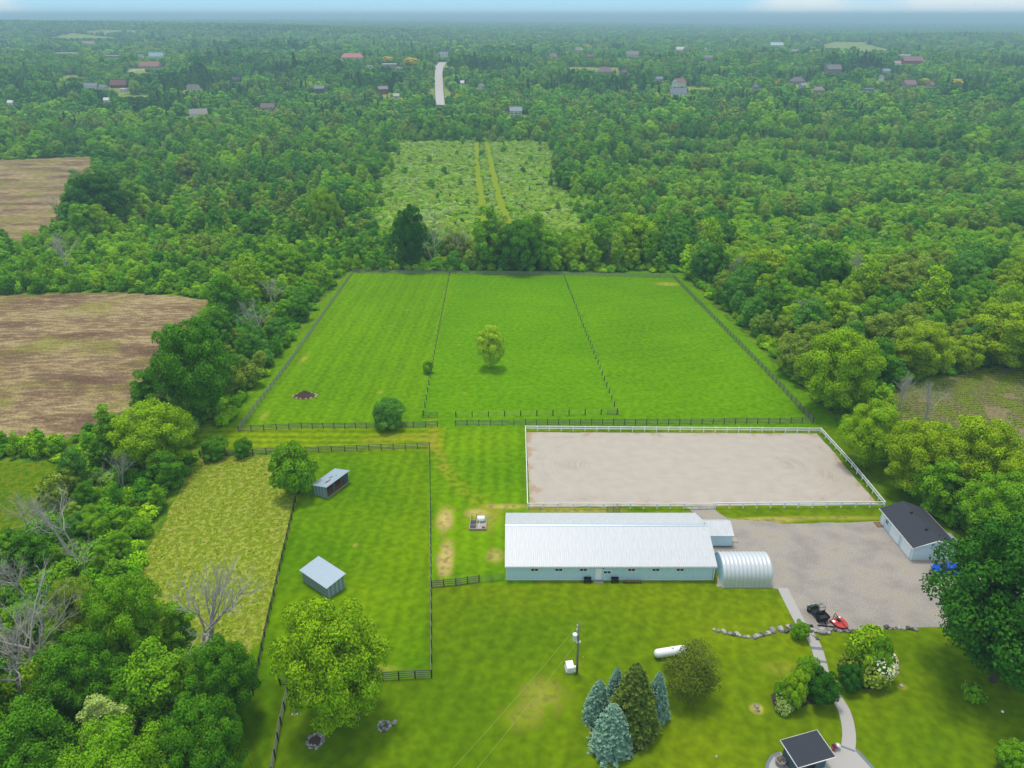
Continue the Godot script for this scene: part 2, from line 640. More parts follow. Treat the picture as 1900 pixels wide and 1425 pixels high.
func camera_and_light() -> void:
	var cam := Camera3D.new()
	cam.name = "camera"
	add_child(cam)
	cam.position = lay * Vector3(0, 70, 0)
	cam.rotation_degrees = Vector3(-27.4, 0, 0)
	cam.fov = 56.82
	cam.near = 0.5
	cam.far = 16000.0
	cam.current = true
	var env := Environment.new()
	env.background_mode = Environment.BG_SKY
	var sky := Sky.new()
	var pm := PanoramaSkyMaterial.new()
	pm.panorama = sky_picture()
	sky.sky_material = pm
	env.sky = sky
	env.tonemap_mode = Environment.TONE_MAPPER_LINEAR
	env.tonemap_exposure = 1.53
	env.sdfgi_enabled = true
	env.ssao_enabled = true
	env.ssil_enabled = true
	env.fog_enabled = true
	env.fog_density = 0.00026
	env.fog_light_color = Color(0.78, 0.93, 1.0)
	var we := WorldEnvironment.new()
	we.name = "environment"
	we.environment = env
	add_child(we)
	var sun := DirectionalLight3D.new()
	sun.name = "sun"
	sun.light_energy = 0.5
	sun.light_color = Color(1.0, 0.96, 0.9)
	sun.light_angular_distance = 11.0
	sun.shadow_enabled = true
	add_child(sun)
	sun.rotation_degrees = Vector3(-76, 205, 0)

# thin broken cloud over blue, whiter near the horizon
func sky_picture() -> ImageTexture:
	var w := 1024
	var h := 512
	var im := Image.create(w, h, false, Image.FORMAT_RGBF)
	var n := FastNoiseLite.new()
	n.seed = 11
	n.frequency = 0.55
	n.fractal_octaves = 5
	var n2 := FastNoiseLite.new()
	n2.seed = 5
	n2.frequency = 1.6
	n2.fractal_octaves = 4
	var banks := [[20.0, 3.5, 4.0], [33.0, 10.0, 9.0], [70.0, 14.0, 8.0], [118.0, 9.0, 6.0], [160.0, 15.0, 9.0], [208.0, 11.0, 6.0], [252.0, 13.0, 9.0], [300.0, 9.0, 6.0], [326.0, 4.0, 2.5]]
	for y in h:
		var el := PI / 2 - (y + 0.5) / h * PI
		for x in w:
			var az := (x + 0.5) / w * TAU
			var d := Vector3(sin(az) * cos(el), sin(el), -cos(az) * cos(el))
			var blue := Color(0.34, 0.74, 0.98).lerp(Color(0.22, 0.48, 0.8), clampf(el * 1.1, 0.0, 1.0))
			var c := blue
			if el > -0.02:
				var e := maxf(d.y, 0.0)
				var p := Vector3(d.x, 0, d.z) / (e + 0.22)
				var high := smoothstep(-0.42, 0.1, n.get_noise_3d(p.x, 0.0, p.z)) * smoothstep(0.06, 0.45, el)
				# low banks of cloud along the horizon
				var bank := 0.0
				for q in banks:
					var da: float = absf(fposmod(rad_to_deg(az) - q[0] + 180.0, 360.0) - 180.0) / q[1]
					var ragged := n2.get_noise_3d(d.x * 7.0, d.y * 26.0, d.z * 7.0)
					bank = maxf(bank, smoothstep(1.25, 0.55, da + rad_to_deg(el) / q[2] * 0.7 + ragged * 0.5))
				var white := clampf(high * 0.92 + bank * 0.85, 0.0, 0.95)
				c = blue.lerp(Color(0.95, 0.96, 0.95), white)
				c = c.lerp(Color(0.86, 0.97, 1.02), smoothstep(0.035, 0.0, el) * 0.4)
			else:
				c = Color(0.16, 0.2, 0.14)
			im.set_pixel(x, y, c * 0.7)
	return ImageTexture.create_from_image(im)

func textures() -> void:
	noise_tex("soft", 0.02, 0.8, 1.0)
	noise_tex("faint", 0.02, 0.93, 1.0)
	noise_tex("turf", 0.03, 0.76, 1.0, FastNoiseLite.TYPE_SIMPLEX, 5)
	noise_tex("pebble", 0.05, 0.84, 1.0, FastNoiseLite.TYPE_SIMPLEX, 5)
	noise_tex("fine", 0.12, 0.72, 1.0)
	noise_tex("patch", 0.012, 0.62, 1.0, FastNoiseLite.TYPE_SIMPLEX_SMOOTH, 6)
	noise_tex("grit", 0.3, 0.6, 1.0, FastNoiseLite.TYPE_SIMPLEX, 3)
	mat("white paint", c8(240, 241, 242), 0.5, "faint", 0.4)
	mat("white roof", c8(212, 216, 222), 0.42, "faint", 0.06)
	noise_tex("streak", 0.03, 0.84, 1.0, FastNoiseLite.TYPE_SIMPLEX_SMOOTH, 5)
	mats["white roof"].albedo_texture = tex.streak
	mats["white roof"].uv1_scale = Vector3(0.35, 0.03, 0.025)
	mat("pale blue wall", c8(200, 229, 243), 0.6, "faint", 0.15)
	mat("pale blue siding", c8(210, 230, 240), 0.6, "faint", 0.2)
	mat("shingle", c8(66, 70, 82), 0.9, "grit", 0.9)
	mat("grey board", c8(128, 126, 120), 0.9, "fine", 0.8)
	mat("pale board", c8(158, 155, 148), 0.9, "fine", 0.8)
	mat("dark post", c8(40, 40, 38), 0.9, "fine", 0.8)
	mat("dark metal", c8(44, 46, 48), 0.5, "soft", 1.0, 0.3)
	mat("green metal", c8(62, 108, 78), 0.5, "soft", 1.0)
	mat("galvanised", c8(212, 217, 221), 0.38, "faint", 0.2, 0.25)
	mat("shed metal", c8(186, 204, 220), 0.4, "soft", 0.5, 0.3)
	mat("weathered blue", c8(150, 170, 178), 0.85, "fine", 0.5)
	mat("raw timber", c8(178, 160, 132), 0.85, "fine", 0.8)
	mat("brown timber", c8(146, 110, 84), 0.9, "fine", 0.8)
	mat("concrete", c8(196, 192, 190), 0.85, "fine", 0.6)
	mat("slate band", c8(128, 138, 150), 0.85, "fine", 0.6)
	mat("bark", c8(98, 88, 74), 0.95, "fine", 0.8)
	mat("pale bark", c8(150, 142, 130), 0.95, "fine", 0.8)
	mat("dead wood", c8(200, 193, 186), 0.95, "fine", 0.8)
	mat("rock", c8(168, 164, 160), 0.9, "grit", 0.6)
	mat("pale rock", c8(205, 200, 194), 0.9, "grit", 0.6)
	mat("dark rock", c8(108, 104, 102), 0.9, "grit", 0.6)
	mat("soil", c8(92, 74, 60), 0.95, "grit", 0.5)
	mat("mulch", c8(84, 66, 56), 0.95, "grit", 0.8)
	mat("glass", c8(38, 44, 52), 0.08, "", 1.0)
	mat("black rubber", c8(26, 26, 28), 0.8, "")
	mat("plain white", c8(240, 242, 244), 0.4, "")
	mat("blue paint", c8(18, 78, 190), 0.2, "")
	mat("red paint", c8(208, 60, 58), 0.45, "soft", 1.0)
	mat("yellow", c8(226, 200, 20), 0.6, "")
	mat("terracotta", c8(170, 96, 70), 0.9, "soft", 1.0)
	mat("wire", c8(150, 150, 140), 0.6, "")

# colour of the mown grass, with stripes, worn tracks and straw patches
func lawn_picture(org: Vector2, span: Vector2, w: int, h: int) -> ImageTexture:
	var a := FastNoiseLite.new()
	a.seed = 3
	a.frequency = 0.05
	a.fractal_octaves = 4
	var b := FastNoiseLite.new()
	b.seed = 8
	b.frequency = 0.6
	b.fractal_octaves = 2
	var c := FastNoiseLite.new()
	c.seed = 21
	c.frequency = 0.016
	c.fractal_octaves = 3
	var dry := [[Vector3(-11.33, 0, -100.52), 1.7, 4.5, 1.0], [Vector3(-10.34, 0, -91.05), 1.6, 5.0, 1.0], [Vector3(-5.75, 0, -102.59), 2.6, 1.6, 0.95], [Vector3(-0.94, 0, -104.56), 4.5, 1.0, 0.9], [Vector3(10.27, 0, -103.4), 9.0, 0.8, 0.75], [Vector3(-2.71, 0, -91.05), 1.6, 2.2, 0.8], [Vector3(-4.54, 0, -99.74), 3.2, 3.6, 0.55], [Vector3(3.82, 0, -63.75), 3.6, 3.2, 0.5], [Vector3(1.27, 0, -60.59), 3.0, 2.0, 0.4], [Vector3(20.35, 0, -91.05), 3.0, 2.0, 0.4], [Vector3(55.99, 0, -101.15), 13.0, 0.8, 0.6], [Vector3(43.39, 0, -100.52), 6.0, 0.9, 0.7], [Vector3(29.33, 0, -61.75), 0.9, 0.8, 0.9], [Vector3(48.33, 0, -65.07), 0.7, 0.6, 0.6], [Vector3(55.43, 0, -244.4), 5.0, 2.5, 0.6], [Vector3(-54.57, 0, -139.87), 1.0, 2.5, 0.5], [Vector3(-54.75, 0, -173.83), 1.0, 4.0, 0.4], [Vector3(-25.08, 0, -93.53), 0.5, 0.5, 0.7], [Vector3(34.74, 0, -68.01), 3.0, 1.5, 0.3], [Vector3(-39.33, 0, -107.11), 2.5, 1.6, 0.6], [Vector3(-33.29, 0, -214.93), 1.0, 0.8, 0.5], [Vector3(-36, 0, -199.51), 0.8, 0.7, 0.4], [Vector3(-31.19, 0, -152.37), 1.0, 0.8, 0.45], [Vector3(-14.91, 0, -183.8), 0.8, 0.7, 0.4], [Vector3(-11.42, 0, -151.76), 0.8, 0.7, 0.5], [Vector3(36.84, 0, -55.89), 2.0, 1.0, 0.3], [Vector3(-17.2, 0, -68.01), 3.0, 0.7, 0.5]]
	var track := [[Vector2(-17.5, -140), Vector2(-16.5, -128)], [Vector2(-16.5, -128), Vector2(-13, -118)], [Vector2(-13, -118), Vector2(-9, -110)], [Vector2(-9, -110), Vector2(-3, -103)], [Vector2(-16.5, -131), Vector2(-30, -129)]]
	var im := Image.create(w, h, false, Image.FORMAT_RGB8)
	for py in h:
		var z := org.y + (py + 0.5) / h * span.y
		for px in w:
			var x := org.x + (px + 0.5) / w * span.x
			var na := a.get_noise_2d(x + 700.0, z + 900.0)
			var nb := b.get_noise_2d(x + 700.0, z + 900.0)
			var nc := c.get_noise_2d(x + 700.0, z + 900.0)
			var r := 94.0
			var g := 146.0
			var bl := 1.0
			var stripe := 0.0
			var fx := lerpf(-17.6, -10.0, (z + 125.6) / 59.2)
			if z < -134.6:
				if x < -20.5:
					stripe = sin((x + na * 0.6) * TAU / 4.6) * 0.03 + sin((x + z * 0.03) * TAU / 1.9) * 0.022
					r += 8.0
				elif x < 23.0:
					stripe = sin((z + na) * TAU / 3.4) * 0.012
					r += 2.0
				else:
					stripe = sin((z * 0.8 + x * 0.2 + na) * TAU / 4.0) * 0.015
					r += 4.0
			elif z < -124.5 and x < -14.0:
				stripe = sin((z + na * 0.3) * TAU / 2.4) * 0.09
				r = 116.0
				g = 146.0
			elif x > fx and z < -84.6 + (x - fx) * 0.06 and x < 3.0:
				stripe = sin((x + na * 0.4) * TAU / 2.6) * 0.045
				r = 98.0
				g = 142.0
			elif x < fx and z < -66.2:
				stripe = sin((x + z * 0.04 + na * 0.4) * TAU / 2.3) * 0.035
				r = 100.0
				g = 138.0
			elif x < -27.5:
				stripe = sin((x - z * 0.25) * TAU / 2.4) * 0.05
				r = 90.0
				g = 122.0
			else:
				r = 105.0
				g = 132.0
				bl = 5.0
				stripe = sin((x * 0.94 + z * 0.34 + na) * TAU / 3.0) * 0.025
			var calm := 0.5 if z < -134.6 else 1.0
			var k := 1.0 + stripe + na * 0.05 * calm + nb * 0.12 + nc * 0.04 * calm
			# yellower and greener drifts of grass
			var yel := clampf(nc * 0.9 + na * 0.5 + nb * 0.25, -0.5, 0.6)
			r = r * k * (1.0 + yel * 0.17 * calm)
			g = g * k * (1.0 + yel * 0.05)
			bl = bl * k
			for t in track:
				var p := Vector2(x, z)
				var q := Geometry2D.get_closest_point_to_segment(p, t[0], t[1])
				var dd := p.distance_to(q)
				if dd < 2.6:
					var rut := smoothstep(2.6, 0.4, dd) * clampf(0.42 + na * 0.5 + nb * 0.5, 0.0, 0.75)
					r = lerpf(r, 158.0, rut)
					g = lerpf(g, 150.0, rut)
					bl = lerpf(bl, 60.0, rut)
			for q in dry:
				var dx: float = (x - q[0].x) / q[1]
				var dz: float = (z - q[0].z) / q[2]
				var f := dx * dx + dz * dz
				if f < 1.6:
					var s: float = smoothstep(1.5, 0.25, f + na * 0.7 + nb * 0.9) * q[3]
					var v := 1.0 + nb * 0.3
					r = lerpf(r, 186.0 * v, s)
					g = lerpf(g, 168.0 * v, s)
					bl = lerpf(bl, 104.0 * v, s)
			im.set_pixel(px, py, Color(clampf(r / 255.0, 0, 1), clampf(g / 255.0, 0, 1), clampf(bl / 255.0, 0, 1)))
	return ImageTexture.create_from_image(im)

# raked sand with wheel marks left by the drag
func sand_picture(w: int, h: int) -> ImageTexture:
	var a := FastNoiseLite.new()
	a.seed = 40
	a.frequency = 0.05
	a.fractal_octaves = 4
	var im := Image.create(w, h, false, Image.FORMAT_RGB8)
	for py in h:
		var z := (py + 0.5) / h * 29.0
		for px in w:
			var x := (px + 0.5) / w * 62.2
			# distance from a long oval: the tracks turn round at the ends
			var ex := maxf(0.0, absf(x - 31.1) - 18.0)
			var oval := Vector2(ex, (z - 14.5) * 0.98).length()
			var streak := a.get_noise_2d(oval * 60.0, x * 1.2)
			var streak2 := a.get_noise_2d(oval * 160.0, x * 3.0 + 50.0)
			var soft := a.get_noise_2d(x * 6.0, z * 6.0)
			var grain := a.get_noise_2d(x * 150.0, z * 150.0)
			var k := 1.0 + streak * 0.025 + streak2 * 0.022 + soft * 0.035 + grain * 0.03
			var damp := 0.0
			for q in [[9.0, 14.0, 4.0, 2.2], [8.0, 3.0, 6.0, 0.7], [11.0, 26.0, 3.0, 1.0], [51.0, 13.5, 4.0, 2.6], [52.0, 26.0, 3.2, 1.2], [56.5, 18.0, 1.6, 2.6], [40.0, 2.6, 5.0, 0.6]]:
				var f := pow((x - q[0]) / q[2], 2.0) + pow((z - q[1]) / q[3], 2.0)
				damp = maxf(damp, smoothstep(1.2, 0.1, f) * smoothstep(-0.05, 0.3, a.get_noise_2d(x * 5.0, oval * 90.0)))
			var col := Color8(184, 174, 164)
			var edge := minf(minf(x, 62.2 - x), minf(z, 29.0 - z))
			col = col.lerp(Color8(176, 152, 124), smoothstep(1.6, 0.0, edge + soft * 3.0) * 0.8)
			col = col.lerp(Color8(150, 136, 122), damp * 0.4)
			im.set_pixel(px, py, Color(minf(col.r * k, 1.0), minf(col.g * k, 1.0), minf(col.b * k, 1.0)))
	return ImageTexture.create_from_image(im)

# harvested field: bare soil, straw lying in drifts and thin green regrowth, worked in faint rows
func field_picture(org: Vector2, span: Vector2, w: int, h: int, sd: int) -> ImageTexture:
	var a := FastNoiseLite.new()
	a.seed = sd
	a.frequency = 0.03
	a.fractal_octaves = 5
	var b := FastNoiseLite.new()
	b.seed = sd + 1
	b.frequency = 0.35
	b.fractal_octaves = 3
	var im := Image.create(w, h, false, Image.FORMAT_RGB8)
	for py in h:
		var z := org.y + (py + 0.5) / h * span.y
		for px in w:
			var x := org.x + (px + 0.5) / w * span.x
			var drift := a.get_noise_2d(x * 0.7 + 900.0, z * 2.0)
			var straw := b.get_noise_2d(x * 0.45, z * 1.4)
			var clod := b.get_noise_2d(x * 3.0, z * 3.0)
			var green := a.get_noise_2d(x * 0.8 - 700.0, z + 300.0)
			var row := sin((z + x * 0.06 + drift * 1.2) * TAU / 2.2)
			var c := Color8(142, 120, 92).lerp(Color8(116, 92, 76), clampf(-drift * 1.6 + 0.05, 0.0, 1.0))
			c = c.lerp(Color8(186, 168, 122), clampf(0.3 + drift * 0.9 + straw * 1.1 + row * 0.07, 0.0, 0.9))
			c = c.lerp(Color8(138, 142, 62), clampf((green - 0.12) * 1.8 + straw * 0.3, 0.0, 0.5))
			var k := 1.0 + clod * 0.22
			im.set_pixel(px, py, Color(minf(c.r * k, 1.0), minf(c.g * k, 1.0), minf(c.b * k, 1.0)))
	return ImageTexture.create_from_image(im)

func ramp_tex(key: String, freq: float, stops: Array, oct := 5, size := 512) -> NoiseTexture2D:
	var t := noise_tex(key, freq, 0.0, 1.0, FastNoiseLite.TYPE_SIMPLEX_SMOOTH, oct, size)
	var g := Gradient.new()
	g.offsets = PackedFloat32Array(stops.map(func(s): return s[0]))
	g.colors = PackedColorArray(stops.map(func(s): return s[1]))
	t.color_ramp = g
	return t

func ground_mat(key: String, t: Texture2D, scale: Vector3, bump := 3.0, detail_key := "turf") -> StandardMaterial3D:
	var m := StandardMaterial3D.new()
	m.resource_name = key
	m.albedo_texture = t
	m.roughness = 0.95
	m.metallic_specular = 0.0
	m.uv1_scale = scale
	m.detail_enabled = true
	m.detail_blend_mode = BaseMaterial3D.BLEND_MODE_MUL
	m.detail_albedo = tex[detail_key]
	m.detail_uv_layer = BaseMaterial3D.DETAIL_UV_2
	m.uv2_scale = Vector3.ONE * 0.8
	mats[key] = m
	return m

func setting() -> void:
	# the land itself, one sheet out to the horizon
	ramp_tex("floor", 0.02, [[0.0, c8(66, 104, 22)], [0.4, c8(92, 134, 26)], [0.6, c8(116, 150, 34)], [1.0, c8(140, 150, 60)]])
	var fm := ground_mat("rough ground", tex.floor, Vector3.ONE)
	var st := SurfaceTool.new()
	st.begin(Mesh.PRIMITIVE_TRIANGLES)
	var rows := [-160.0, -60.0]
	var d := 0.0
	while d < 9000.0:
		rows.append(d)
		d += maxf(50.0, d * 0.0556)
	for k in [450.0, 650.0, 900.0, 1350.0, 1600.0, 2500.0, 4000.0, 7000.0]:
		rows.append(k)
	rows.append(9000.0)
	rows.sort()
	var cols := 56
	for i in rows.size() - 1:
		for k in cols:
			var q := []
			for e in [[i, k], [i + 1, k], [i + 1, k + 1], [i, k + 1]]:
				var half: float = 260.0 + 0.98 * maxf(0.0, rows[e[0]])
				var p := Vector2((float(e[1]) / cols * 2.0 - 1.0) * half, -rows[e[0]])
				q.append(p)
			for e in [0, 1, 2, 0, 2, 3]:
				st.set_uv(q[e] / 40.0)
				st.set_uv2(q[e].rotated(0.61) * 0.143)
				st.set_normal(Vector3.UP)
				st.add_vertex(lay * Vector3(q[e].x, land(q[e].x, q[e].y), q[e].y))
	structure("ground", st.commit(), fm)

	# mown grass of the farm
	var org := Vector2(-75, -265)
	var span := Vector2(190, 222)
	var lm := ground_mat("mown grass", lawn_picture(org, span, 1024, 1196), Vector3.ONE)
	lm.texture_repeat = false
	var lawn := [Vector2(-61.5, -263), Vector2(62, -262.5), Vector2(66, -200), Vector2(70, -140), Vector2(71, -104), Vector2(80, -92), Vector2(114, -90), Vector2(114, -44), Vector2(-30, -44), Vector2(-33.5, -64), Vector2(-36.5, -85), Vector2(-40.5, -107), Vector2(-41, -124.2), Vector2(-66, -124.8), Vector2(-68, -130), Vector2(-62, -134)]
	structure("lawn", sheet(wobble(lawn, 3.0, 0.9, 4), 0.02, org, span), lm)

	# fields round about
	var near_field := wobble([Vector2(-183.45, -230.68), Vector2(-137.86, -233.82), Vector2(-112.35, -230.06), Vector2(-97.13, -223.44), Vector2(-88.91, -214.38), Vector2(-85.7, -201.95), Vector2(-83.37, -179.7), Vector2(-80, -154.84), Vector2(-76.18, -135.23), Vector2(-80.44, -129.89), Vector2(-94.96, -129.89), Vector2(-112.35, -129.19)], 4.0, 1.6, 5)
	var far_field := wobble([Vector2(-410.88, -557.7), Vector2(-358.3, -572.18), Vector2(-323.51, -582.22), Vector2(-294.72, -522.23), Vector2(-256.63, -431.29), Vector2(-222.82, -351.24), Vector2(-209.65, -301.69), Vector2(-231.92, -320.78), Vector2(-254.69, -332.36)], 8.0, 3.0, 6)
	var nm := ground_mat("stubble", field_picture(Vector2(-190, -240), Vector2(140, 120), 800, 686, 51), Vector3.ONE)
	structure("stubble_field", sheet(near_field, 0.02, Vector2(-190, -240), Vector2(140, 120)), nm)
	var dm := ground_mat("far stubble", field_picture(Vector2(-480, -620), Vector2(300, 320), 512, 546, 61), Vector3.ONE)
	structure("stubble_field", sheet(far_field, 0.12, Vector2(-480, -620), Vector2(300, 320), 60.0), dm)
	ramp_tex("pasture", 0.025, [[0.0, c8(128, 116, 70)], [0.22, c8(142, 144, 58)], [0.4, c8(122, 148, 30)], [0.56, c8(144, 162, 44)], [0.7, c8(174, 174, 92)], [0.85, c8(142, 158, 48)], [1.0, c8(118, 148, 28)]], 7)
	structure("pasture", sheet(wobble([Vector2(-61.52, -122.29), Vector2(-42.6, -123.14), Vector2(-38.13, -106.25), Vector2(-35.66, -88.4), Vector2(-33.24, -73.45), Vector2(-35.24, -68.45), Vector2(-42.65, -68.01), Vector2(-55.55, -77.79), Vector2(-57.85, -89.71), Vector2(-58.81, -101.31), Vector2(-60.69, -113.45)], 2.0, 0.9, 7), 0.03, Vector2.ZERO, Vector2(17, 17)), ground_mat("pasture grass", tex.pasture, Vector3.ONE))
	ramp_tex("hay", 0.025, [[0.0, c8(74, 112, 12)], [0.5, c8(100, 136, 16)], [0.75, c8(130, 140, 24)], [1.0, c8(90, 128, 16)]], 4)
	structure("hayfield", sheet(wobble([Vector2(-107.84, -119.77), Vector2(-80.7, -118.95), Vector2(-79.65, -108.86), Vector2(-78.94, -96.71), Vector2(-77.98, -89.71), Vector2(-81.83, -82.26)], 3.0, 1.0, 8), 0.02, Vector2.ZERO, Vector2(20, 20)), ground_mat("hay grass", tex.hay, Vector3.ONE))
	ramp_tex("tilled", 0.03, [[0.0, c8(122, 112, 80)], [0.5, c8(142, 132, 96)], [1.0, c8(160, 146, 112)]], 4)
	structure("crop_field", sheet(wobble([Vector2(86.84, -150.26), Vector2(96.78, -157.38), Vector2(108.15, -161.33), Vector2(134.34, -172.69), Vector2(150.68, -177.7), Vector2(95.57, -101.31), Vector2(97.86, -117.33), Vector2(96.08, -128.04), Vector2(89.83, -132.76), Vector2(80.73, -132.76)], 3.0, 1.0, 9), 0.02, Vector2.ZERO, Vector2(24, 14)), ground_mat("tilled soil", tex.tilled, Vector3.ONE))

	# sand arena
	var am := ground_mat("arena sand", sand_picture(1024, 512), Vector3.ONE, 2.0, "pebble")
	am.texture_repeat = false
	structure("sand_arena", sheet(wobble([Vector2(3.0, -132.2), Vector2(63.9, -131.8), Vector2(64.2, -104.9), Vector2(3.0, -104.4)], 2.0, 0.35, 10), 0.05, Vector2(2.8, -133.0), Vector2(62.2, 29.0)), am)

	# gravel yard
	ramp_tex("gravel", 0.012, [[0.0, c8(152, 145, 139)], [0.4, c8(166, 159, 152)], [0.6, c8(172, 164, 156)], [0.8, c8(174, 164, 150)], [1.0, c8(162, 154, 147)]], 7)
	var yard := [Vector2(30.28, -104.4), Vector2(35.17, -104.4), Vector2(35.34, -102.91), Vector2(36.67, -100.99), Vector2(41.06, -100.36), Vector2(45.35, -99.58), Vector2(52.6, -99.58), Vector2(63.26, -100.05), Vector2(69.51, -98.97), Vector2(66.55, -91.05), Vector2(70.43, -89.71), Vector2(79.22, -89.05), Vector2(87.79, -87.12), Vector2(78.54, -74.66), Vector2(66.38, -75.17), Vector2(56.9, -75.37), Vector2(50.65, -74.66), Vector2(44.78, -74.66), Vector2(41.03, -74.45), Vector2(39.58, -75.68), Vector2(39.35, -83.2), Vector2(30.21, -83.44), Vector2(31.18, -87.12), Vector2(31.93, -96.71), Vector2(31.87, -101.63)]
	structure("gravel_yard", sheet(wobble(yard, 2.0, 0.7, 11), 0.035, Vector2.ZERO, Vector2(40, 30)), ground_mat("gravel", tex.gravel, Vector3.ONE, 2.0, "pebble"))

	# mown tracks through the overgrown clearing
	ramp_tex("track", 0.03, [[0.0, c8(122, 150, 24)], [0.5, c8(142, 164, 30)], [1.0, c8(160, 170, 46)]], 3)
	var tm := ground_mat("track grass", tex.track, Vector3.ONE)
	structure("grass_track", sheet(wobble(strip(smooth_line([Vector2(-31.2, -655), Vector2(-26.44, -557.7), Vector2(-21.45, -476.25), Vector2(-15.51, -390.67), Vector2(-12.61, -332.36)]), range(25).map(func(_i): return 4.6)), 3.0, 2.2, 71), 0.5, Vector2.ZERO, Vector2(20, 20), 40.0), tm)
	structure("grass_track", sheet(wobble(strip(smooth_line([Vector2(-22.22, -655), Vector2(-16.27, -557.7), Vector2(-9.86, -459.23), Vector2(-3.33, -369.26), Vector2(0, -320.78)]), range(25).map(func(_i): return 4.6)), 3.0, 2.2, 71), 0.5, Vector2.ZERO, Vector2(20, 20), 40.0), tm)

	# paved walk from the yard to the garden shed, with darker bands
	var walk := thing("walkway", "curving pale concrete walkway with grey bands from gravel yard to garden shed", "walkway")
	walk.remove_meta("label")
	walk.remove_meta("category")
	walk.set_meta("kind", "structure")
	part("paving", slab(strip(smooth_line([Vector2(39.82, -83.2), Vector2(39.77, -79.09), Vector2(39.8, -75.68)], 4), [1.5, 1.5, 1.5, 1.5, 1.5, 1.5, 1.5, 1.5, 1.5]), -0.05, 0.1), mats.concrete, walk)
	var line := smooth_line([Vector2(40.09, -75.47), Vector2(40.25, -72.08), Vector2(39.85, -69.27), Vector2(39.41, -67.12), Vector2(39.34, -64.16), Vector2(39.54, -61.36), Vector2(38.81, -58.36), Vector2(37.71, -56.1)], 6)
	var cuts := [[7, 8], [12, 13], [25, 26], [41, 42]]
	var from := 0
	for cut in cuts:
		part("paving", slab(strip(line.slice(from, cut[0] + 1), line.slice(from, cut[0] + 1).map(func(_p): return 1.45)), -0.05, 0.1), mats.concrete, walk)
		part("band", slab(strip(line.slice(cut[0], cut[1] + 1), [1.45, 1.45]), -0.05, 0.103), mats["slate band"], walk)
		from = cut[1]
	part("patio", slab([Vector2(36.95, -56.58), Vector2(38.83, -56.03), Vector2(40.09, -52.59), Vector2(39.34, -51.03), Vector2(27.94, -51.03), Vector2(32.57, -54.21), Vector2(35.22, -56.37)], -0.05, 0.099), mats.concrete, walk)
	part("band", slab(strip([Vector2(38.65, -56.03), Vector2(39.41, -53.88), Vector2(39.94, -52.27)], [0.4, 0.4, 0.4]), -0.05, 0.108), mats["slate band"], walk)
	part("patio", slab([Vector2(29.11, -55.55), Vector2(30.05, -55.82), Vector2(30.91, -52.91), Vector2(30.22, -51.03), Vector2(26.8, -51.03), Vector2(28.07, -54.21)], -0.05, 0.096), mats.concrete, walk)
	part("band", slab(strip([Vector2(29.94, -55.69), Vector2(28.9, -55.28), Vector2(28.11, -54.34), Vector2(27.26, -52.27)], [0.35, 0.35, 0.35, 0.35]), -0.05, 0.106), mats["slate band"], walk)

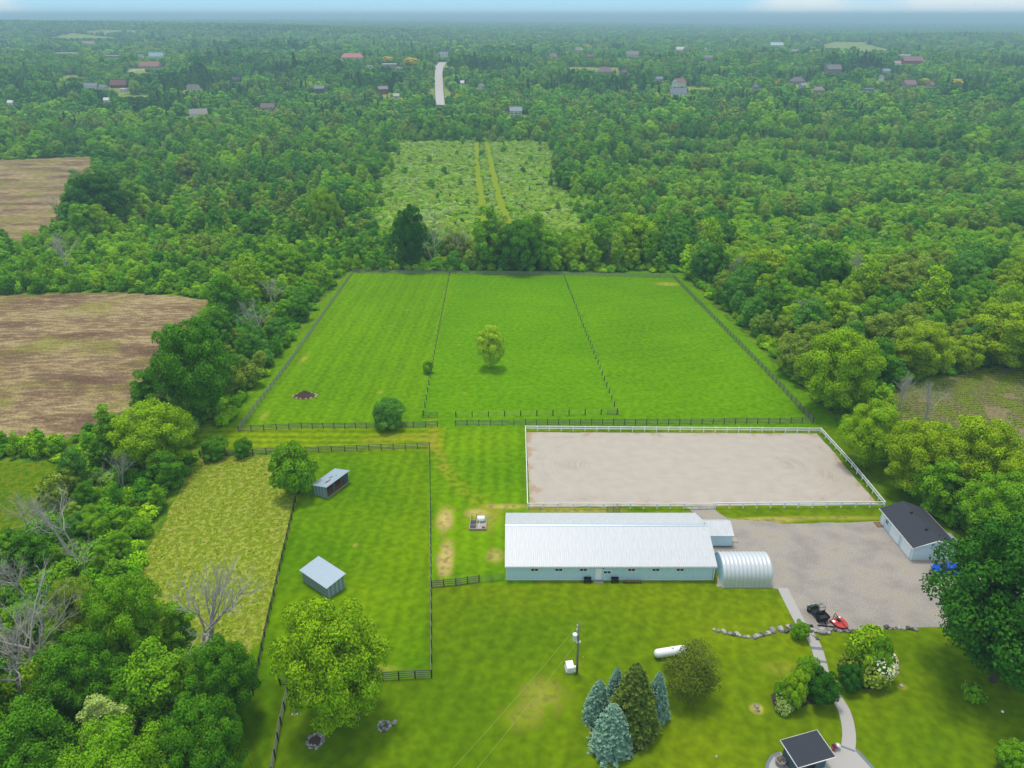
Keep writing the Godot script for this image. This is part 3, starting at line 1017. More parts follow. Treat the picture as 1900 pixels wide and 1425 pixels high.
# ---------------------------------------------------------------- buildings
func buildings() -> void:
	var white: Material = mats["white paint"]
	var glass: Material = mats.glass
	# long horse barn; origin at the front left corner
	var b := thing("horse_barn", "long pale blue horse barn with white metal gable roof beside the sand arena", "barn", Vector3(-0.8, 0, -85.1))
	var L := 30.9
	var D := 13.2
	var EH := 2.75
	var RH := 5.15
	var wall: Material = mats["pale blue wall"]
	# walls of vertical ribbed steel
	var st := st_new()
	var ribs := 100
	for k in ribs:
		var x0 := L * k / ribs
		var x1 := L * (k + 0.72) / ribs
		var x2 := L * (k + 1.0) / ribs
		quad(st, Vector3(x0, EH, 0), Vector3(x1, EH, 0), Vector3(x1, -0.1, 0), Vector3(x0, -0.1, 0))
		quad(st, Vector3(x1, EH, 0), Vector3((x1 + x2) / 2, EH, 0.03), Vector3((x1 + x2) / 2, -0.1, 0.03), Vector3(x1, -0.1, 0))
		quad(st, Vector3((x1 + x2) / 2, EH, 0.03), Vector3(x2, EH, 0), Vector3(x2, -0.1, 0), Vector3((x1 + x2) / 2, -0.1, 0.03))
	part("wall", done(st), wall, b)
	part("wall", box(Vector3(0, -0.1, -D), Vector3(L, EH, -D + 0.12)), wall, b)
	var gable := [Vector2(0, -0.1), Vector2(D, -0.1), Vector2(D, EH), Vector2(D / 2, RH - 0.08), Vector2(0, EH)]
	for x in [0.0, L - 0.12]:
		part("gable_wall", prism(gable, -0.12, 0.0), wall, b, Vector3(x, 0, 0), Basis(Vector3.UP, PI / 2))
	var o := 0.35
	var drop := (RH - EH) / (D / 2) * o
	part("roof_slope", ribbed(Vector3(-0.25, EH - drop + 0.12, o), Vector3(L + 0.25, EH - drop + 0.12, o), Vector3(L + 0.25, RH + 0.12, -D / 2), Vector3(-0.25, RH + 0.12, -D / 2), 102, 0.035), mats["white roof"], b)
	part("roof_slope", ribbed(Vector3(-0.25, EH - drop + 0.12, -D - o), Vector3(L + 0.25, EH - drop + 0.12, -D - o), Vector3(L + 0.25, RH + 0.12, -D / 2), Vector3(-0.25, RH + 0.12, -D / 2), 102, 0.035), mats["white roof"], b)
	part("ridge_cap", prism([Vector2(-0.3, -0.1), Vector2(0, 0.02), Vector2(0.3, -0.1), Vector2(0.3, -0.06), Vector2(0, 0.06), Vector2(-0.3, -0.06)], -0.25, L + 0.25), mats["shed metal"], b, Vector3(0, RH + 0.13, -D / 2), Basis(Vector3.UP, PI / 2))
	part("eave_trim", box(Vector3(-0.25, EH - drop - 0.1, o - 0.02), Vector3(L + 0.25, EH - drop + 0.05, o + 0.02)), white, b)
	part("base_trim", box(Vector3(-0.02, -0.05, 0.035), Vector3(L + 0.02, 0.12, 0.06)), white, b)
	part("corner_trim", box(Vector3(-0.03, 0, 0.035), Vector3(0.12, EH - 0.1, 0.06)), white, b)
	part("corner_trim", box(Vector3(L - 0.12, 0, 0.035), Vector3(L + 0.03, EH - 0.1, 0.06)), white, b)
	for w in [[4.15, 1.95], [7.75, 1.95], [11.4, 1.95], [14.95, 1.5], [18.55, 1.95], [22.15, 1.95], [25.75, 1.95]]:
		window(b, Vector3(w[0], w[1], 0.035), 1.2, 0.6, 0.0, white, glass)
	var dr := part("door", box(Vector3(-0.48, 0.15, 0.0), Vector3(0.48, 2.2, 0.06)), mats["plain white"], b, Vector3(13.7, 0, 0.035))
	part("handle", rod(Vector3(0.36, 1.1, 0.06), Vector3(0.36, 1.1, 0.14), 0.035, 6), mats["dark metal"], dr)
	part("lamp", box(Vector3(-0.09, 0, 0), Vector3(0.09, 0.26, 0.16)), mats["dark metal"], b, Vector3(14.35, 2.2, 0.035))
	part("step", box(Vector3(12.95, -0.05, 0.07), Vector3(14.4, 0.12, 0.9)), mats.rock, b)
	for s in [[L - 0.1, RH - 0.9, -D / 2 - 0.6], [L - 0.6, RH - 1.1, -D / 2 + 0.6]]:
		var dish := part("vent", rod(Vector3(0, 0, 0), Vector3(0, 0.9, 0), 0.06, 7), mats["dark metal"], b, Vector3(s[0], s[1], s[2]))
		part("dish", lathe([Vector2(0.02, 0), Vector2(0.2, 0.05), Vector2(0.3, 0.16)], 12), mats["galvanised"], dish, Vector3(0.08, 0.75, 0.05), Basis(Vector3.BACK, -0.9))

	# small wing on the end of the barn
	var f := thing("feed_shed", "small pale blue shed with white ribbed roof at the end of barn", "shed", Vector3(30.5, 0, -93.2))
	part("wall", box(Vector3(0, -0.05, -4.0), Vector3(4.6, 2.3, 0)), wall, f)
	part("gable_wall", prism([Vector2(0, 2.3), Vector2(4.0, 2.3), Vector2(2.4, 3.2)], -0.1, 0.0), wall, f, Vector3(4.5, 0, 0), Basis(Vector3.UP, PI / 2))
	part("roof_slope", ribbed(Vector3(0.0, 2.24, 0.25), Vector3(4.75, 2.24, 0.25), Vector3(4.75, 3.3, -2.4), Vector3(0.0, 3.3, -2.4), 16, 0.03), mats["white roof"], f)
	part("roof_slope", ribbed(Vector3(0.0, 2.24, -4.25), Vector3(4.75, 2.24, -4.25), Vector3(4.75, 3.3, -2.4), Vector3(0.0, 3.3, -2.4), 16, 0.03), mats["white roof"], f)
	part("base_trim", box(Vector3(0.3, 0.0, 0.01), Vector3(4.62, 0.14, 0.05)), mats["dark metal"], f)
	part("step", box(Vector3(4.75, -0.05, -2.2), Vector3(6.0, 0.16, -1.1)), mats["pale rock"], f)

	# arched steel hut
	var q := thing("arch_hut", "white corrugated arched steel hut standing against the end of the barn", "hut", Vector3(31.0, 0, -83.45))
	var prof := []
	for k in 23:
		var a := PI * k / 22.0
		prof.append(Vector2(-2.65 + 2.65 * cos(a), 1.15 + 2.5 * sin(a)))
	prof.push_front(Vector2(0.0, 0.1))
	prof.append(Vector2(-5.3, 0.1))
	for k in 12:
		var sa := st_new()
		sa.set_smooth_group(0)
		var xs := []
		for j in 6:
			var u := j / 5.0
			xs.append([0.605 * u, 0.13 * sin(PI * u)])
		for i in prof.size() - 1:
			for j in 5:
				var c := []
				for e in [[i, j], [i + 1, j], [i + 1, j + 1], [i, j + 1]]:
					var p: Vector2 = prof[e[0]]
					var nn := (p - Vector2(-2.65, 1.15)).normalized() if p.y > 1.15 else Vector2(signf(p.x + 2.65), 0)
					var w: Vector2 = p + nn * xs[e[1]][1]
					c.append(Vector3(xs[e[1]][0], w.y, w.x))
				quad(sa, c[0], c[1], c[2], c[3])
		part("arch_panel", done(sa), mats.galvanised, q, Vector3(0.605 * k, 0, 0))
	for x in [0.06, 7.1]:
		part("end_wall", prism(prof.map(func(p): return Vector2(-p.x, p.y)), 0.0, 0.06), mats["pale blue wall"], q, Vector3(x, 0, 0), Basis(Vector3.UP, PI / 2))
	part("footing", box(Vector3(-0.05, -0.05, -0.12), Vector3(7.35, 0.14, 0.2)), mats["pale rock"], q)
	part("lamp", box(Vector3(7.27, 1.2, -1.2), Vector3(7.5, 1.45, -1.0)), mats["plain white"], q)

	# garage; ridge along z, origin at the front left corner
	var g := thing("garage", "pale blue garage with dark shingle roof and white overhead doors by gravel yard", "garage", Vector3(62.0, 0, -89.8))
	var W := 6.7
	var N := 10.2
	var gm: Material = mats["pale blue siding"]
	for e in [[0.0, 0.1], [W - 0.1, W]]:
		part("wall", box(Vector3(e[0], -0.05, -N), Vector3(e[1], 2.5, 0)), gm, g)
	for z in [0.0, -N + 0.1]:
		part("gable_wall", prism([Vector2(0.1, -0.05), Vector2(W - 0.1, -0.05), Vector2(W - 0.1, 2.5), Vector2(W / 2, 3.75), Vector2(0.1, 2.5)], -0.1, 0.0), gm, g, Vector3(0, 0, z))
	var lines := 17
	for s in lines:
		part("siding_course", box(Vector3(0.1, 0.1 + s * 0.145, 0.0), Vector3(W - 0.1, 0.1 + s * 0.145 + 0.13, 0.018)), gm, g)
	for sx in [-1.0, 1.0]:
		var eave: float = W / 2 + sx * (W / 2 + 0.35)
		var n2 := st_new()
		hexa(n2, [Vector3(minf(eave, W / 2), 2.42 if sx < 0 else 3.85, 0.35), Vector3(maxf(eave, W / 2), 3.85 if sx < 0 else 2.42, 0.35), Vector3(maxf(eave, W / 2), 3.85 if sx < 0 else 2.42, -N - 0.35), Vector3(minf(eave, W / 2), 2.42 if sx < 0 else 3.85, -N - 0.35),
			Vector3(minf(eave, W / 2), 2.54 if sx < 0 else 3.98, 0.35), Vector3(maxf(eave, W / 2), 3.98 if sx < 0 else 2.54, 0.35), Vector3(maxf(eave, W / 2), 3.98 if sx < 0 else 2.54, -N - 0.35), Vector3(minf(eave, W / 2), 2.54 if sx < 0 else 3.98, -N - 0.35)])
		part("roof_slope", done(n2), mats.shingle, g)
		part("gutter", box(Vector3(eave - 0.05, 2.38, -N - 0.37), Vector3(eave + 0.05, 2.52, 0.37)), white, g)
		part("barge_board", rod(Vector3(eave, 2.44, 0.37), Vector3(W / 2, 3.88, 0.37), 0.075, 4), white, g)
	for z in [-2.6, -7.2]:
		part("roof_vent", lathe([Vector2(0.17, 0), Vector2(0.17, 0.2), Vector2(0.24, 0.2), Vector2(0.22, 0.3), Vector2(0.01, 0.34)], 10), mats["dark metal"], g, Vector3(W / 2 - 0.35, 3.78, z))
	part("corner_trim", box(Vector3(-0.03, 0, 0.0), Vector3(0.12, 2.5, 0.04)), white, g)
	window(g, Vector3(3.6, 1.55, 0.018), 1.0, 0.95, 0.0, white, glass)
	window(g, Vector3(0.0, 1.5, -8.0), 0.9, 0.9, -PI / 2, white, glass)
	for z in [[-3.1, -0.4], [-6.6, -3.9]]:
		var od := part("garage_door", box(Vector3(-0.05, 0.02, z[0]), Vector3(-0.005, 2.15, z[1])), mats["plain white"], g)
		for r in 4:
			part("door_panel", box(Vector3(-0.075, 0.06 + r * 0.525, z[0] + 0.04), Vector3(-0.05, 0.54 + r * 0.525, z[1] - 0.04)), mats["plain white"], od)
	part("side_door", box(Vector3(-0.05, 0.05, -9.8), Vector3(-0.005, 2.1, -9.0)), mats["plain white"], g)
	part("door_step", box(Vector3(-1.1, -0.05, -10.0), Vector3(-0.1, 0.14, -8.6)), mats["brown timber"], g)
	part("downpipe", rod(Vector3(5.0, 0.05, 0.08), Vector3(5.3, 1.2, 0.08), 0.03, 6), white, g)
	var lt := thing("lean_to", "low grey metal lean-to roof behind the right side of garage", "shed", Vector3(68.75, 0, -94.6))
	part("roof_slope", ribbed(Vector3(1.9, 1.55, 4.2), Vector3(1.9, 1.55, 0), Vector3(0.0, 2.05, 0.0), Vector3(0.0, 2.05, 4.2), 12, 0.03), mats["shed metal"], lt)
	for p in [[1.75, 0.15], [1.75, 4.05]]:
		part("post", box(Vector3(p[0] - 0.06, -0.1, p[1] - 0.06), Vector3(p[0] + 0.06, 1.56, p[1] + 0.06)), mats["grey board"], lt)
	part("wall", box(Vector3(1.75, -0.05, 0.25), Vector3(1.82, 1.5, 3.95)), mats["weathered blue"], lt)

	run_in_shed("open fronted run-in shed with worn pale metal roof beside round tree", Vector3(-32.8, 0, -110.4), deg_to_rad(63.4), true)
	run_in_shed("closed-backed run-in shed with clean pale metal roof in mown paddock", Vector3(-27.9, 0, -84.1), deg_to_rad(140.8), false)

	# garden shed
	var s := thing("garden_shed", "dark grey garden shed with charcoal shingle roof and white trim at walkway end", "shed", Vector3(32.1, 0.1, -54.35), deg_to_rad(16.3))
	var slate := mat("slate wall", c8(84, 98, 110), 0.7, "soft", 0.4)
	part("wall", box(Vector3(-1.9, -0.1, -1.3), Vector3(-1.78, 2.15, 1.0)), slate, s)
	part("wall", box(Vector3(-1.78, -0.1, -1.3), Vector3(1.9, 2.35, -1.18)), slate, s)
	part("wall", box(Vector3(1.78, -0.1, -1.18), Vector3(1.9, 2.15, 1.0)), slate, s)
	part("wall", box(Vector3(-1.78, -0.1, 0.88), Vector3(-0.5, 2.1, 1.0)), slate, s)
	part("wall", box(Vector3(0.6, -0.1, 0.88), Vector3(1.78, 2.1, 1.0)), slate, s)
	part("door", box(Vector3(-0.5, -0.05, 0.86), Vector3(0.6, 2.05, 0.93)), mats["dark metal"], s)
	var rt := st_new()
	hexa(rt, [Vector3(-2.35, 2.08, 1.6), Vector3(2.35, 2.08, 1.6), Vector3(2.35, 2.5, -1.55), Vector3(-2.35, 2.5, -1.55), Vector3(-2.35, 2.2, 1.6), Vector3(2.35, 2.2, 1.6), Vector3(2.35, 2.62, -1.55), Vector3(-2.35, 2.62, -1.55)])
	part("roof", done(rt), mats.shingle, s)
	for e in [[Vector3(-2.37, 2.15, 1.62), Vector3(2.37, 2.15, 1.62)], [Vector3(-2.37, 2.57, -1.57), Vector3(2.37, 2.57, -1.57)], [Vector3(-2.37, 2.15, 1.62), Vector3(-2.37, 2.57, -1.57)], [Vector3(2.37, 2.15, 1.62), Vector3(2.37, 2.57, -1.57)]]:
		part("roof_trim", rod(e[0], e[1], 0.06, 4), white, s)

func run_in_shed(label: String, at: Vector3, turn: float, worn: bool) -> void:
	var s := thing("run_in_shed", label, "shed", at, turn, "run-in sheds")
	var siding: Material = mats["weathered blue"]
	part("back_wall", box(Vector3(-3.0, -0.05, -1.5), Vector3(3.0, 2.0, -1.4)), siding, s)
	for x in [-3.0, 2.9]:
		var st := st_new()
		hexa(st, [Vector3(x, -0.05, 1.5), Vector3(x + 0.1, -0.05, 1.5), Vector3(x + 0.1, -0.05, -1.4), Vector3(x, -0.05, -1.4), Vector3(x, 2.45, 1.5), Vector3(x + 0.1, 2.45, 1.5), Vector3(x + 0.1, 2.02, -1.4), Vector3(x, 2.02, -1.4)])
		part("end_wall", done(st), siding, s)
		for k in 12:
			var z := -1.38 + k * 0.24
			part("wall_board", box(Vector3(x + (0.1 if x > 0 else -0.02), 0.0, z), Vector3(x + (0.12 if x > 0 else 0.0), 2.0 + (z + 1.4) * 0.148, z + 0.215)), siding if (k * 7) % 3 else mats["shed metal"], s)
	for x in [-1.05, 1.05]:
		part("post", box(Vector3(x - 0.07, -0.1, 1.36), Vector3(x + 0.07, 2.42, 1.5)), mats["grey board"], s)
	part("sill_board", box(Vector3(-3.0, 0.0, 1.5), Vector3(3.0, 0.22, 1.56)), mats["raw timber"], s)
	part("floor", box(Vector3(-2.9, -0.05, -1.4), Vector3(2.9, 0.05, 1.5)), mats["brown timber"], s)
	part("lining", box(Vector3(-2.9, 0.05, -1.4), Vector3(2.9, 1.4, -1.36)), mats["brown timber"], s)
	part("header", box(Vector3(-3.0, 2.3, 1.42), Vector3(3.0, 2.46, 1.5)), mats["grey board"], s)
	part("roof", ribbed(Vector3(-3.25, 2.56, 1.8), Vector3(3.25, 2.56, 1.8), Vector3(3.25, 2.06, -1.75), Vector3(-3.25, 2.06, -1.75), 22, 0.025), mats["shed metal"], s)
	if worn:
		var rust := mat("rust", c8(150, 100, 88), 0.9, "grit", 1.5)
		var slope := Basis(Vector3.RIGHT, -atan2(0.5, 3.55) * -1.0)
		for p in [[0.1, 0.0, 0.5, 0.16], [-1.3, 0.55, 0.7, 0.2], [0.95, 0.5, 0.18, 0.14]]:
			part("rust_patch", slab(wobble([Vector2(-p[2], -p[3]), Vector2(p[2], -p[3] * 0.6), Vector2(p[2] * 0.8, p[3]), Vector2(-p[2] * 0.7, p[3] * 0.8)], 0.15, 0.18, int(p[2] * 100)), 0.0, 0.004), rust, s, Vector3(p[0], 2.335 + p[1] * 0.14, p[1]), slope)

# ---------------------------------------------------------------- fences
func fences() -> void:
	var grey: Material = mats["grey board"]
	var pale: Material = mats["pale board"]
	var dark: Material = mats["dark post"]
	var white: Material = mats["white paint"]
	var four := [0.32, 0.66, 1.0, 1.32]
	fence("board_fence", "weathered board fence along left edge of big green paddocks", [Vector2(-57.56, -132.52), Vector2(-57.55, -164.05), Vector2(-59.35, -258.87)], 2.44, 1.45, four, 0.15, 0.13, grey, pale, "paddock board fences", 1)
	fence("board_fence", "weathered board fence along far end of paddocks below the trees", [Vector2(-59.35, -258.87), Vector2(-23.42, -257.35), Vector2(19.11, -255.86), Vector2(58.96, -252.17)], 2.44, 1.45, four, 0.15, 0.13, grey, pale, "paddock board fences", 2)
	fence("board_fence", "dark board fence along right edge of big green paddocks by woods", [Vector2(58.96, -252.17), Vector2(61.71, -202.94), Vector2(63.87, -164.74), Vector2(64.89, -136.49)], 2.44, 1.45, four, 0.15, 0.13, dark, grey, "paddock board fences", 3)
	fence("board_fence", "dark posted board fence behind the round bush along the grass lane", [Vector2(-57.56, -132.52), Vector2(-44.61, -133.74), Vector2(-28.64, -133.99), Vector2(-15.88, -134.73)], 2.44, 1.4, four, 0.13, 0.14, dark, grey, "paddock board fences", 4)
	fence("board_fence", "dark board fence between green paddocks and white arena rail", [Vector2(-12.12, -135.23), Vector2(2.89, -135.48), Vector2(33.57, -135.73), Vector2(64.89, -136.49)], 2.44, 1.4, four, 0.13, 0.14, dark, grey, "paddock board fences", 5)
	fence("board_fence", "dark board fence along the near side of grass lane above run-in shed", [Vector2(-61.35, -121.86), Vector2(-51.23, -122.71), Vector2(-33.37, -124.01), Vector2(-16.61, -125.33)], 2.44, 1.4, four, 0.13, 0.14, dark, grey, "small paddock fences", 6)
	fence("board_fence", "grey board fence running from grass lane down past both run-in sheds", [Vector2(-16.61, -125.33), Vector2(-13.88, -101.31), Vector2(-11.99, -84.04), Vector2(-10.09, -66.43)], 2.44, 1.35, four, 0.13, 0.14, dark, pale, "small paddock fences", 7)
	fence("board_fence", "short grey board fence at bottom of mown paddock beside leafy maple", [Vector2(-10.09, -66.43), Vector2(-16.18, -66), Vector2(-23.53, -65.74), Vector2(-28.8, -65.41)], 2.44, 1.35, four, 0.13, 0.14, dark, grey, "small paddock fences", 8)
	fence("board_fence", "grey board fence at lower left edge of lawn under the maple", [Vector2(-27.32, -63.75), Vector2(-26.91, -59.46), Vector2(-25.95, -52.91)], 2.44, 1.35, four, 0.13, 0.14, dark, pale, "small paddock fences", 9)
	fence("board_fence", "short board fence joining paddock corner to field gate near barn", [Vector2(-11.85, -83.44), Vector2(-8.3, -83.92), Vector2(-4.9, -84.64)], 2.0, 1.3, [0.1, 0.5, 0.9, 1.22], 0.13, 0.15, dark, grey, "small paddock fences", 10)
	wire_fence("dark wire fence between yellow pasture and mown paddock", [Vector2(-38.13, -105.91), Vector2(-35.72, -89.71), Vector2(-33.24, -73.45), Vector2(-31.6, -63.75)], 2.6, 1.25, [0.3, 0.55, 0.8, 1.05, 1.2], mats["dark post"], mats["dark metal"], "wire fences", 11, 0.12, 0.03)
	wire_fence("line of dark posts dividing left and middle green paddocks", [Vector2(-23.04, -255.11), Vector2(-21.26, -192.51), Vector2(-20.38, -164.74), Vector2(-19.46, -139.87)], 3.9, 1.35, [0.5, 0.9, 1.25], dark, mats.wire, "wire fences", 12, 0.16)
	wire_fence("line of dark posts dividing middle and right green paddocks", [Vector2(19.06, -252.17), Vector2(21.62, -183.8), Vector2(23.28, -140.93)], 3.6, 1.35, [0.5, 0.9, 1.25], dark, mats.wire, "wire fences", 13, 0.16)
	wire_fence("row of short dark posts across near end of the middle paddock", [Vector2(-12.3, -139.34), Vector2(5.46, -139.87), Vector2(23.24, -140.67)], 3.3, 1.35, [0.5, 0.9, 1.25], dark, mats.wire, "wire fences", 14, 0.16)
	gate("tube_gate", "green tube gate at near corner of left paddock", [Vector2(-19.72, -139.08), Vector2(-16.32, -139.34)][0], [Vector2(-19.72, -139.08), Vector2(-16.32, -139.34)][1], 1.25, 5, mats["green metal"], 0.035)
	gate("tube_gate", "small grey gate at near right corner of middle paddock", [Vector2(21.1, -140.67), Vector2(23.44, -140.4)][0], [Vector2(21.1, -140.67), Vector2(23.44, -140.4)][1], 1.25, 5, mats["grey board"], 0.035)
	gate("tube_gate", "green tube field gate between short fence and barn wall", [Vector2(-4.65, -84.52), Vector2(-1.29, -85.13)][0], [Vector2(-4.65, -84.52), Vector2(-1.29, -85.13)][1], 1.15, 6, mats["green metal"], 0.025)
	gate("tube_gate", "green tube gate leaning below the white arena rail behind barn", [Vector2(16.35, -102.75), Vector2(18.6, -102.91)][0], [Vector2(16.35, -102.75), Vector2(18.6, -102.91)][1], 1.3, 6, mats["green metal"], 0.03)
	var rails := [0.72, 1.18]
	fence("rail_fence", "white rail fence along far side of the sand arena", [Vector2(2.84, -132.76), Vector2(32.88, -132.28), Vector2(64.66, -131.79)], 2.44, 1.28, rails, 0.17, 0.16, white, white, "white arena rails", 21, 0.0, 0.11)
	fence("rail_fence", "white rail fence along left end of the sand arena", [Vector2(2.84, -132.76), Vector2(2.71, -103.73)], 2.44, 1.28, rails, 0.17, 0.16, white, white, "white arena rails", 22, 0.0, 0.11)
	fence("rail_fence", "white rail fence along right end of the sand arena below woods", [Vector2(64.66, -131.79), Vector2(65.07, -117.74), Vector2(64.8, -104.23)], 2.44, 1.28, rails, 0.17, 0.16, white, white, "white arena rails", 23, 0.0, 0.11)
	fence("rail_fence", "white rail fence along near side of arena behind the barn roof", [Vector2(2.71, -103.73), Vector2(15.91, -103.73), Vector2(29.76, -103.73)], 2.44, 1.28, rails, 0.17, 0.16, white, white, "white arena rails", 24, 0.0, 0.11)
	fence("rail_fence", "white rail fence along near side of arena above grass strip by yard", [Vector2(35.32, -103.9), Vector2(49.72, -104.06), Vector2(64.8, -104.23)], 2.44, 1.28, rails, 0.17, 0.16, white, white, "white arena rails", 25, 0.0, 0.11)
	gate("arena_gate", "white double gate closing the sand arena entrance from the yard", [Vector2(29.85, -103.73), Vector2(32.47, -103.73)][0], [Vector2(29.85, -103.73), Vector2(32.47, -103.73)][1], 1.22, 5, white, 0.05, "arena gates")
	gate("arena_gate", "white right leaf of the arena entrance gate", [Vector2(32.56, -103.73), Vector2(35.23, -103.9)][0], [Vector2(32.56, -103.73), Vector2(35.23, -103.9)][1], 1.22, 5, white, 0.05, "arena gates")

# ---------------------------------------------------------------- things in the yard
func wheel(parent: Node, at: Vector3, r: float, w: float, turn := 0.0) -> void:
	var t := part("wheel", lathe([Vector2(r * 0.55, -w / 2), Vector2(r * 0.92, -w / 2), Vector2(r, -w * 0.3), Vector2(r, w * 0.3), Vector2(r * 0.92, w / 2), Vector2(r * 0.55, w / 2)], 16), mats["black rubber"], parent, at, Basis(Vector3.UP, turn) * Basis(Vector3.BACK, PI / 2))
	part("rim", lathe([Vector2(0.01, -w * 0.3), Vector2(r * 0.56, -w * 0.35), Vector2(r * 0.56, w * 0.35), Vector2(0.01, w * 0.3)], 12), mats["dark metal"], t)

func yard_things() -> void:
	# side-by-side utility vehicle; front is -z
	var at: Vector3 = Vector3(42.65, 0, -77.47)
	var green := mat("utv green", c8(46, 74, 58), 0.5, "soft", 1.0)
	var black: Material = mats["black rubber"]
	var dm: Material = mats["dark metal"]
	var u := thing("utility_vehicle", "dark green open utility vehicle with cargo bed parked on gravel", "vehicle", at + Vector3(0, 0.03, 0), deg_to_rad(16))
	part("chassis", box(Vector3(-0.62, 0.32, -1.4), Vector3(0.62, 0.48, 1.4)), dm, u)
	part("hood", prism([Vector2(0.78, 0.48), Vector2(1.48, 0.48), Vector2(1.46, 0.78), Vector2(1.3, 0.95), Vector2(0.78, 1.06)], -0.62, 0.62), green, u, Vector3.ZERO, Basis(Vector3.UP, PI / 2))
	for x in [-0.42, 0.42]:
		part("headlight", box(Vector3(x - 0.13, 0.68, -1.5), Vector3(x + 0.13, 0.8, -1.44)), mats["plain white"], u)
		part("fender", box(Vector3(x * 1.75 - 0.13, 0.62, -1.35), Vector3(x * 1.75 + 0.13, 0.72, -0.65)), green, u)
		part("seat", box(Vector3(x - 0.28, 0.6, 0.0), Vector3(x + 0.28, 0.78, 0.5)), black, u)
		part("backrest", box(Vector3(x - 0.28, 0.78, 0.4), Vector3(x + 0.28, 1.28, 0.52)), black, u)
	part("floor_pan", box(Vector3(-0.66, 0.44, -0.8), Vector3(0.66, 0.6, 0.52)), dm, u)
	part("steering_wheel", lathe([Vector2(0.14, -0.02), Vector2(0.19, 0.0), Vector2(0.14, 0.02)], 12), black, u, Vector3(-0.4, 1.12, -0.45), Basis(Vector3.RIGHT, -0.7))
	var bed := part("cargo_bed", box(Vector3(-0.7, 0.72, 0.6), Vector3(0.7, 0.8, 1.6)), dm, u)
	for e in [[Vector3(-0.72, 0.8, 0.6), Vector3(-0.66, 1.08, 1.6)], [Vector3(0.66, 0.8, 0.6), Vector3(0.72, 1.08, 1.6)], [Vector3(-0.66, 0.8, 0.58), Vector3(0.66, 1.08, 0.64)], [Vector3(-0.66, 0.8, 1.56), Vector3(0.66, 1.08, 1.62)]]:
		part("bed_side", box(e[0], e[1]), black, bed)
	for x in [-0.64, 0.64]:
		part("roll_bar", tube([Vector3(x, 0.9, -0.75), Vector3(x * 0.92, 1.85, -0.2), Vector3(x * 0.92, 1.9, 0.5), Vector3(x, 0.7, 0.6)], [0.035, 0.035, 0.035, 0.035], 6), dm, u)
	for z in [-0.2, 0.5]:
		part("roll_bar", rod(Vector3(-0.59, 1.87, z), Vector3(0.59, 1.87, z), 0.033, 6), dm, u)
	for p in [[-0.66, -1.0], [0.66, -1.0], [-0.66, 1.05], [0.66, 1.05]]:
		wheel(u, Vector3(p[0], 0.32, p[1]), 0.32, 0.27)

	# rotary mower
	var m := thing("rotary_mower", "red rotary mower deck with black hitch lying on gravel near edge", "mower", Vector3(45.04, 0, -75.99) + Vector3(0, 0.03, 0), deg_to_rad(22))
	var red: Material = mats["red paint"]
	var dk := []
	for k in 13:
		var a := PI * k / 12.0
		dk.append(Vector2(0.95 * cos(a), 0.25 + 1.0 * sin(a)))
	dk.append(Vector2(-0.95, -0.75))
	dk.append(Vector2(0.95, -0.75))
	part("deck", slab(dk, 0.26, 0.36), red, m)
	part("skirt", slab(dk.map(func(p): return p * 1.02), 0.06, 0.258), mat("dark red", c8(120, 30, 32), 0.6, "soft", 1.0), m)
	part("rib", box(Vector3(-0.9, 0.36, 0.15), Vector3(0.9, 0.4, 0.2)), red, m)
	part("decal", box(Vector3(-0.85, 0.36, -0.5), Vector3(-0.45, 0.364, -0.1)), mats["plain white"], m)
	part("decal", box(Vector3(0.45, 0.36, -0.72), Vector3(0.85, 0.364, -0.5)), mats["plain white"], m)
	part("gearbox", box(Vector3(-0.15, 0.36, -0.35), Vector3(0.15, 0.62, 0.1)), dm, m)
	part("hitch", tube([Vector3(-0.4, 0.36, -0.75), Vector3(-0.05, 1.05, -0.85), Vector3(0.05, 1.05, -0.85), Vector3(0.4, 0.36, -0.75)], [0.04, 0.04, 0.04, 0.04], 6), dm, m)
	part("brace", rod(Vector3(0, 1.02, -0.82), Vector3(0.02, 0.4, 1.15), 0.045, 6), dm, m)
	part("drive_shaft", rod(Vector3(0, 0.55, -0.35), Vector3(-0.05, 0.6, -1.0), 0.05, 6), dm, m)
	part("tail_wheel_arm", rod(Vector3(0.02, 0.35, 1.1), Vector3(0.02, 0.25, 1.6), 0.05, 6), dm, m)
	wheel(m, Vector3(0.02, 0.2, 1.65), 0.2, 0.14)

	# other implements
	var r := thing("lawn_roller", "dark steel lawn roller lying beside the clipped round shrub", "roller", Vector3(40.23, 0, -75.06) + Vector3(0, 0.04, 0), 0.06)
	part("drum", tube([Vector3(-0.85, 0.22, 0), Vector3(-0.8, 0.22, 0), Vector3(0.8, 0.22, 0), Vector3(0.85, 0.22, 0)], [0.18, 0.23, 0.23, 0.18], 14), dm, r)
	part("drawbar", rod(Vector3(-0.95, 0.3, -0.35), Vector3(0.95, 0.3, -0.35), 0.035, 6), dm, r)
	for x in [-0.93, 0.93]:
		part("side_arm", rod(Vector3(x, 0.22, 0), Vector3(x, 0.3, -0.35), 0.03, 6), dm, r)
	part("tongue", rod(Vector3(0, 0.3, -0.35), Vector3(-0.35, 0.34, -1.0), 0.035, 6), dm, r)
	var k := thing("box_drag", "black T-shaped drag bar lying between roller and red mower", "implement", Vector3(43.08, 0, -75.37) + Vector3(0, 0.04, 0), -0.14)
	part("cross_bar", box(Vector3(-1.15, 0.04, -0.08), Vector3(1.15, 0.16, 0.08)), black, k)
	part("tongue", box(Vector3(-0.05, 0.1, -1.1), Vector3(0.05, 0.2, -0.08)), black, k)
	part("hitch_bar", box(Vector3(-0.45, 0.06, -1.2), Vector3(0.4, 0.18, -1.08)), black, k)
	part("brace", rod(Vector3(0.0, 0.18, 0.05), Vector3(0.45, 0.06, 0.6), 0.05, 6), black, k)

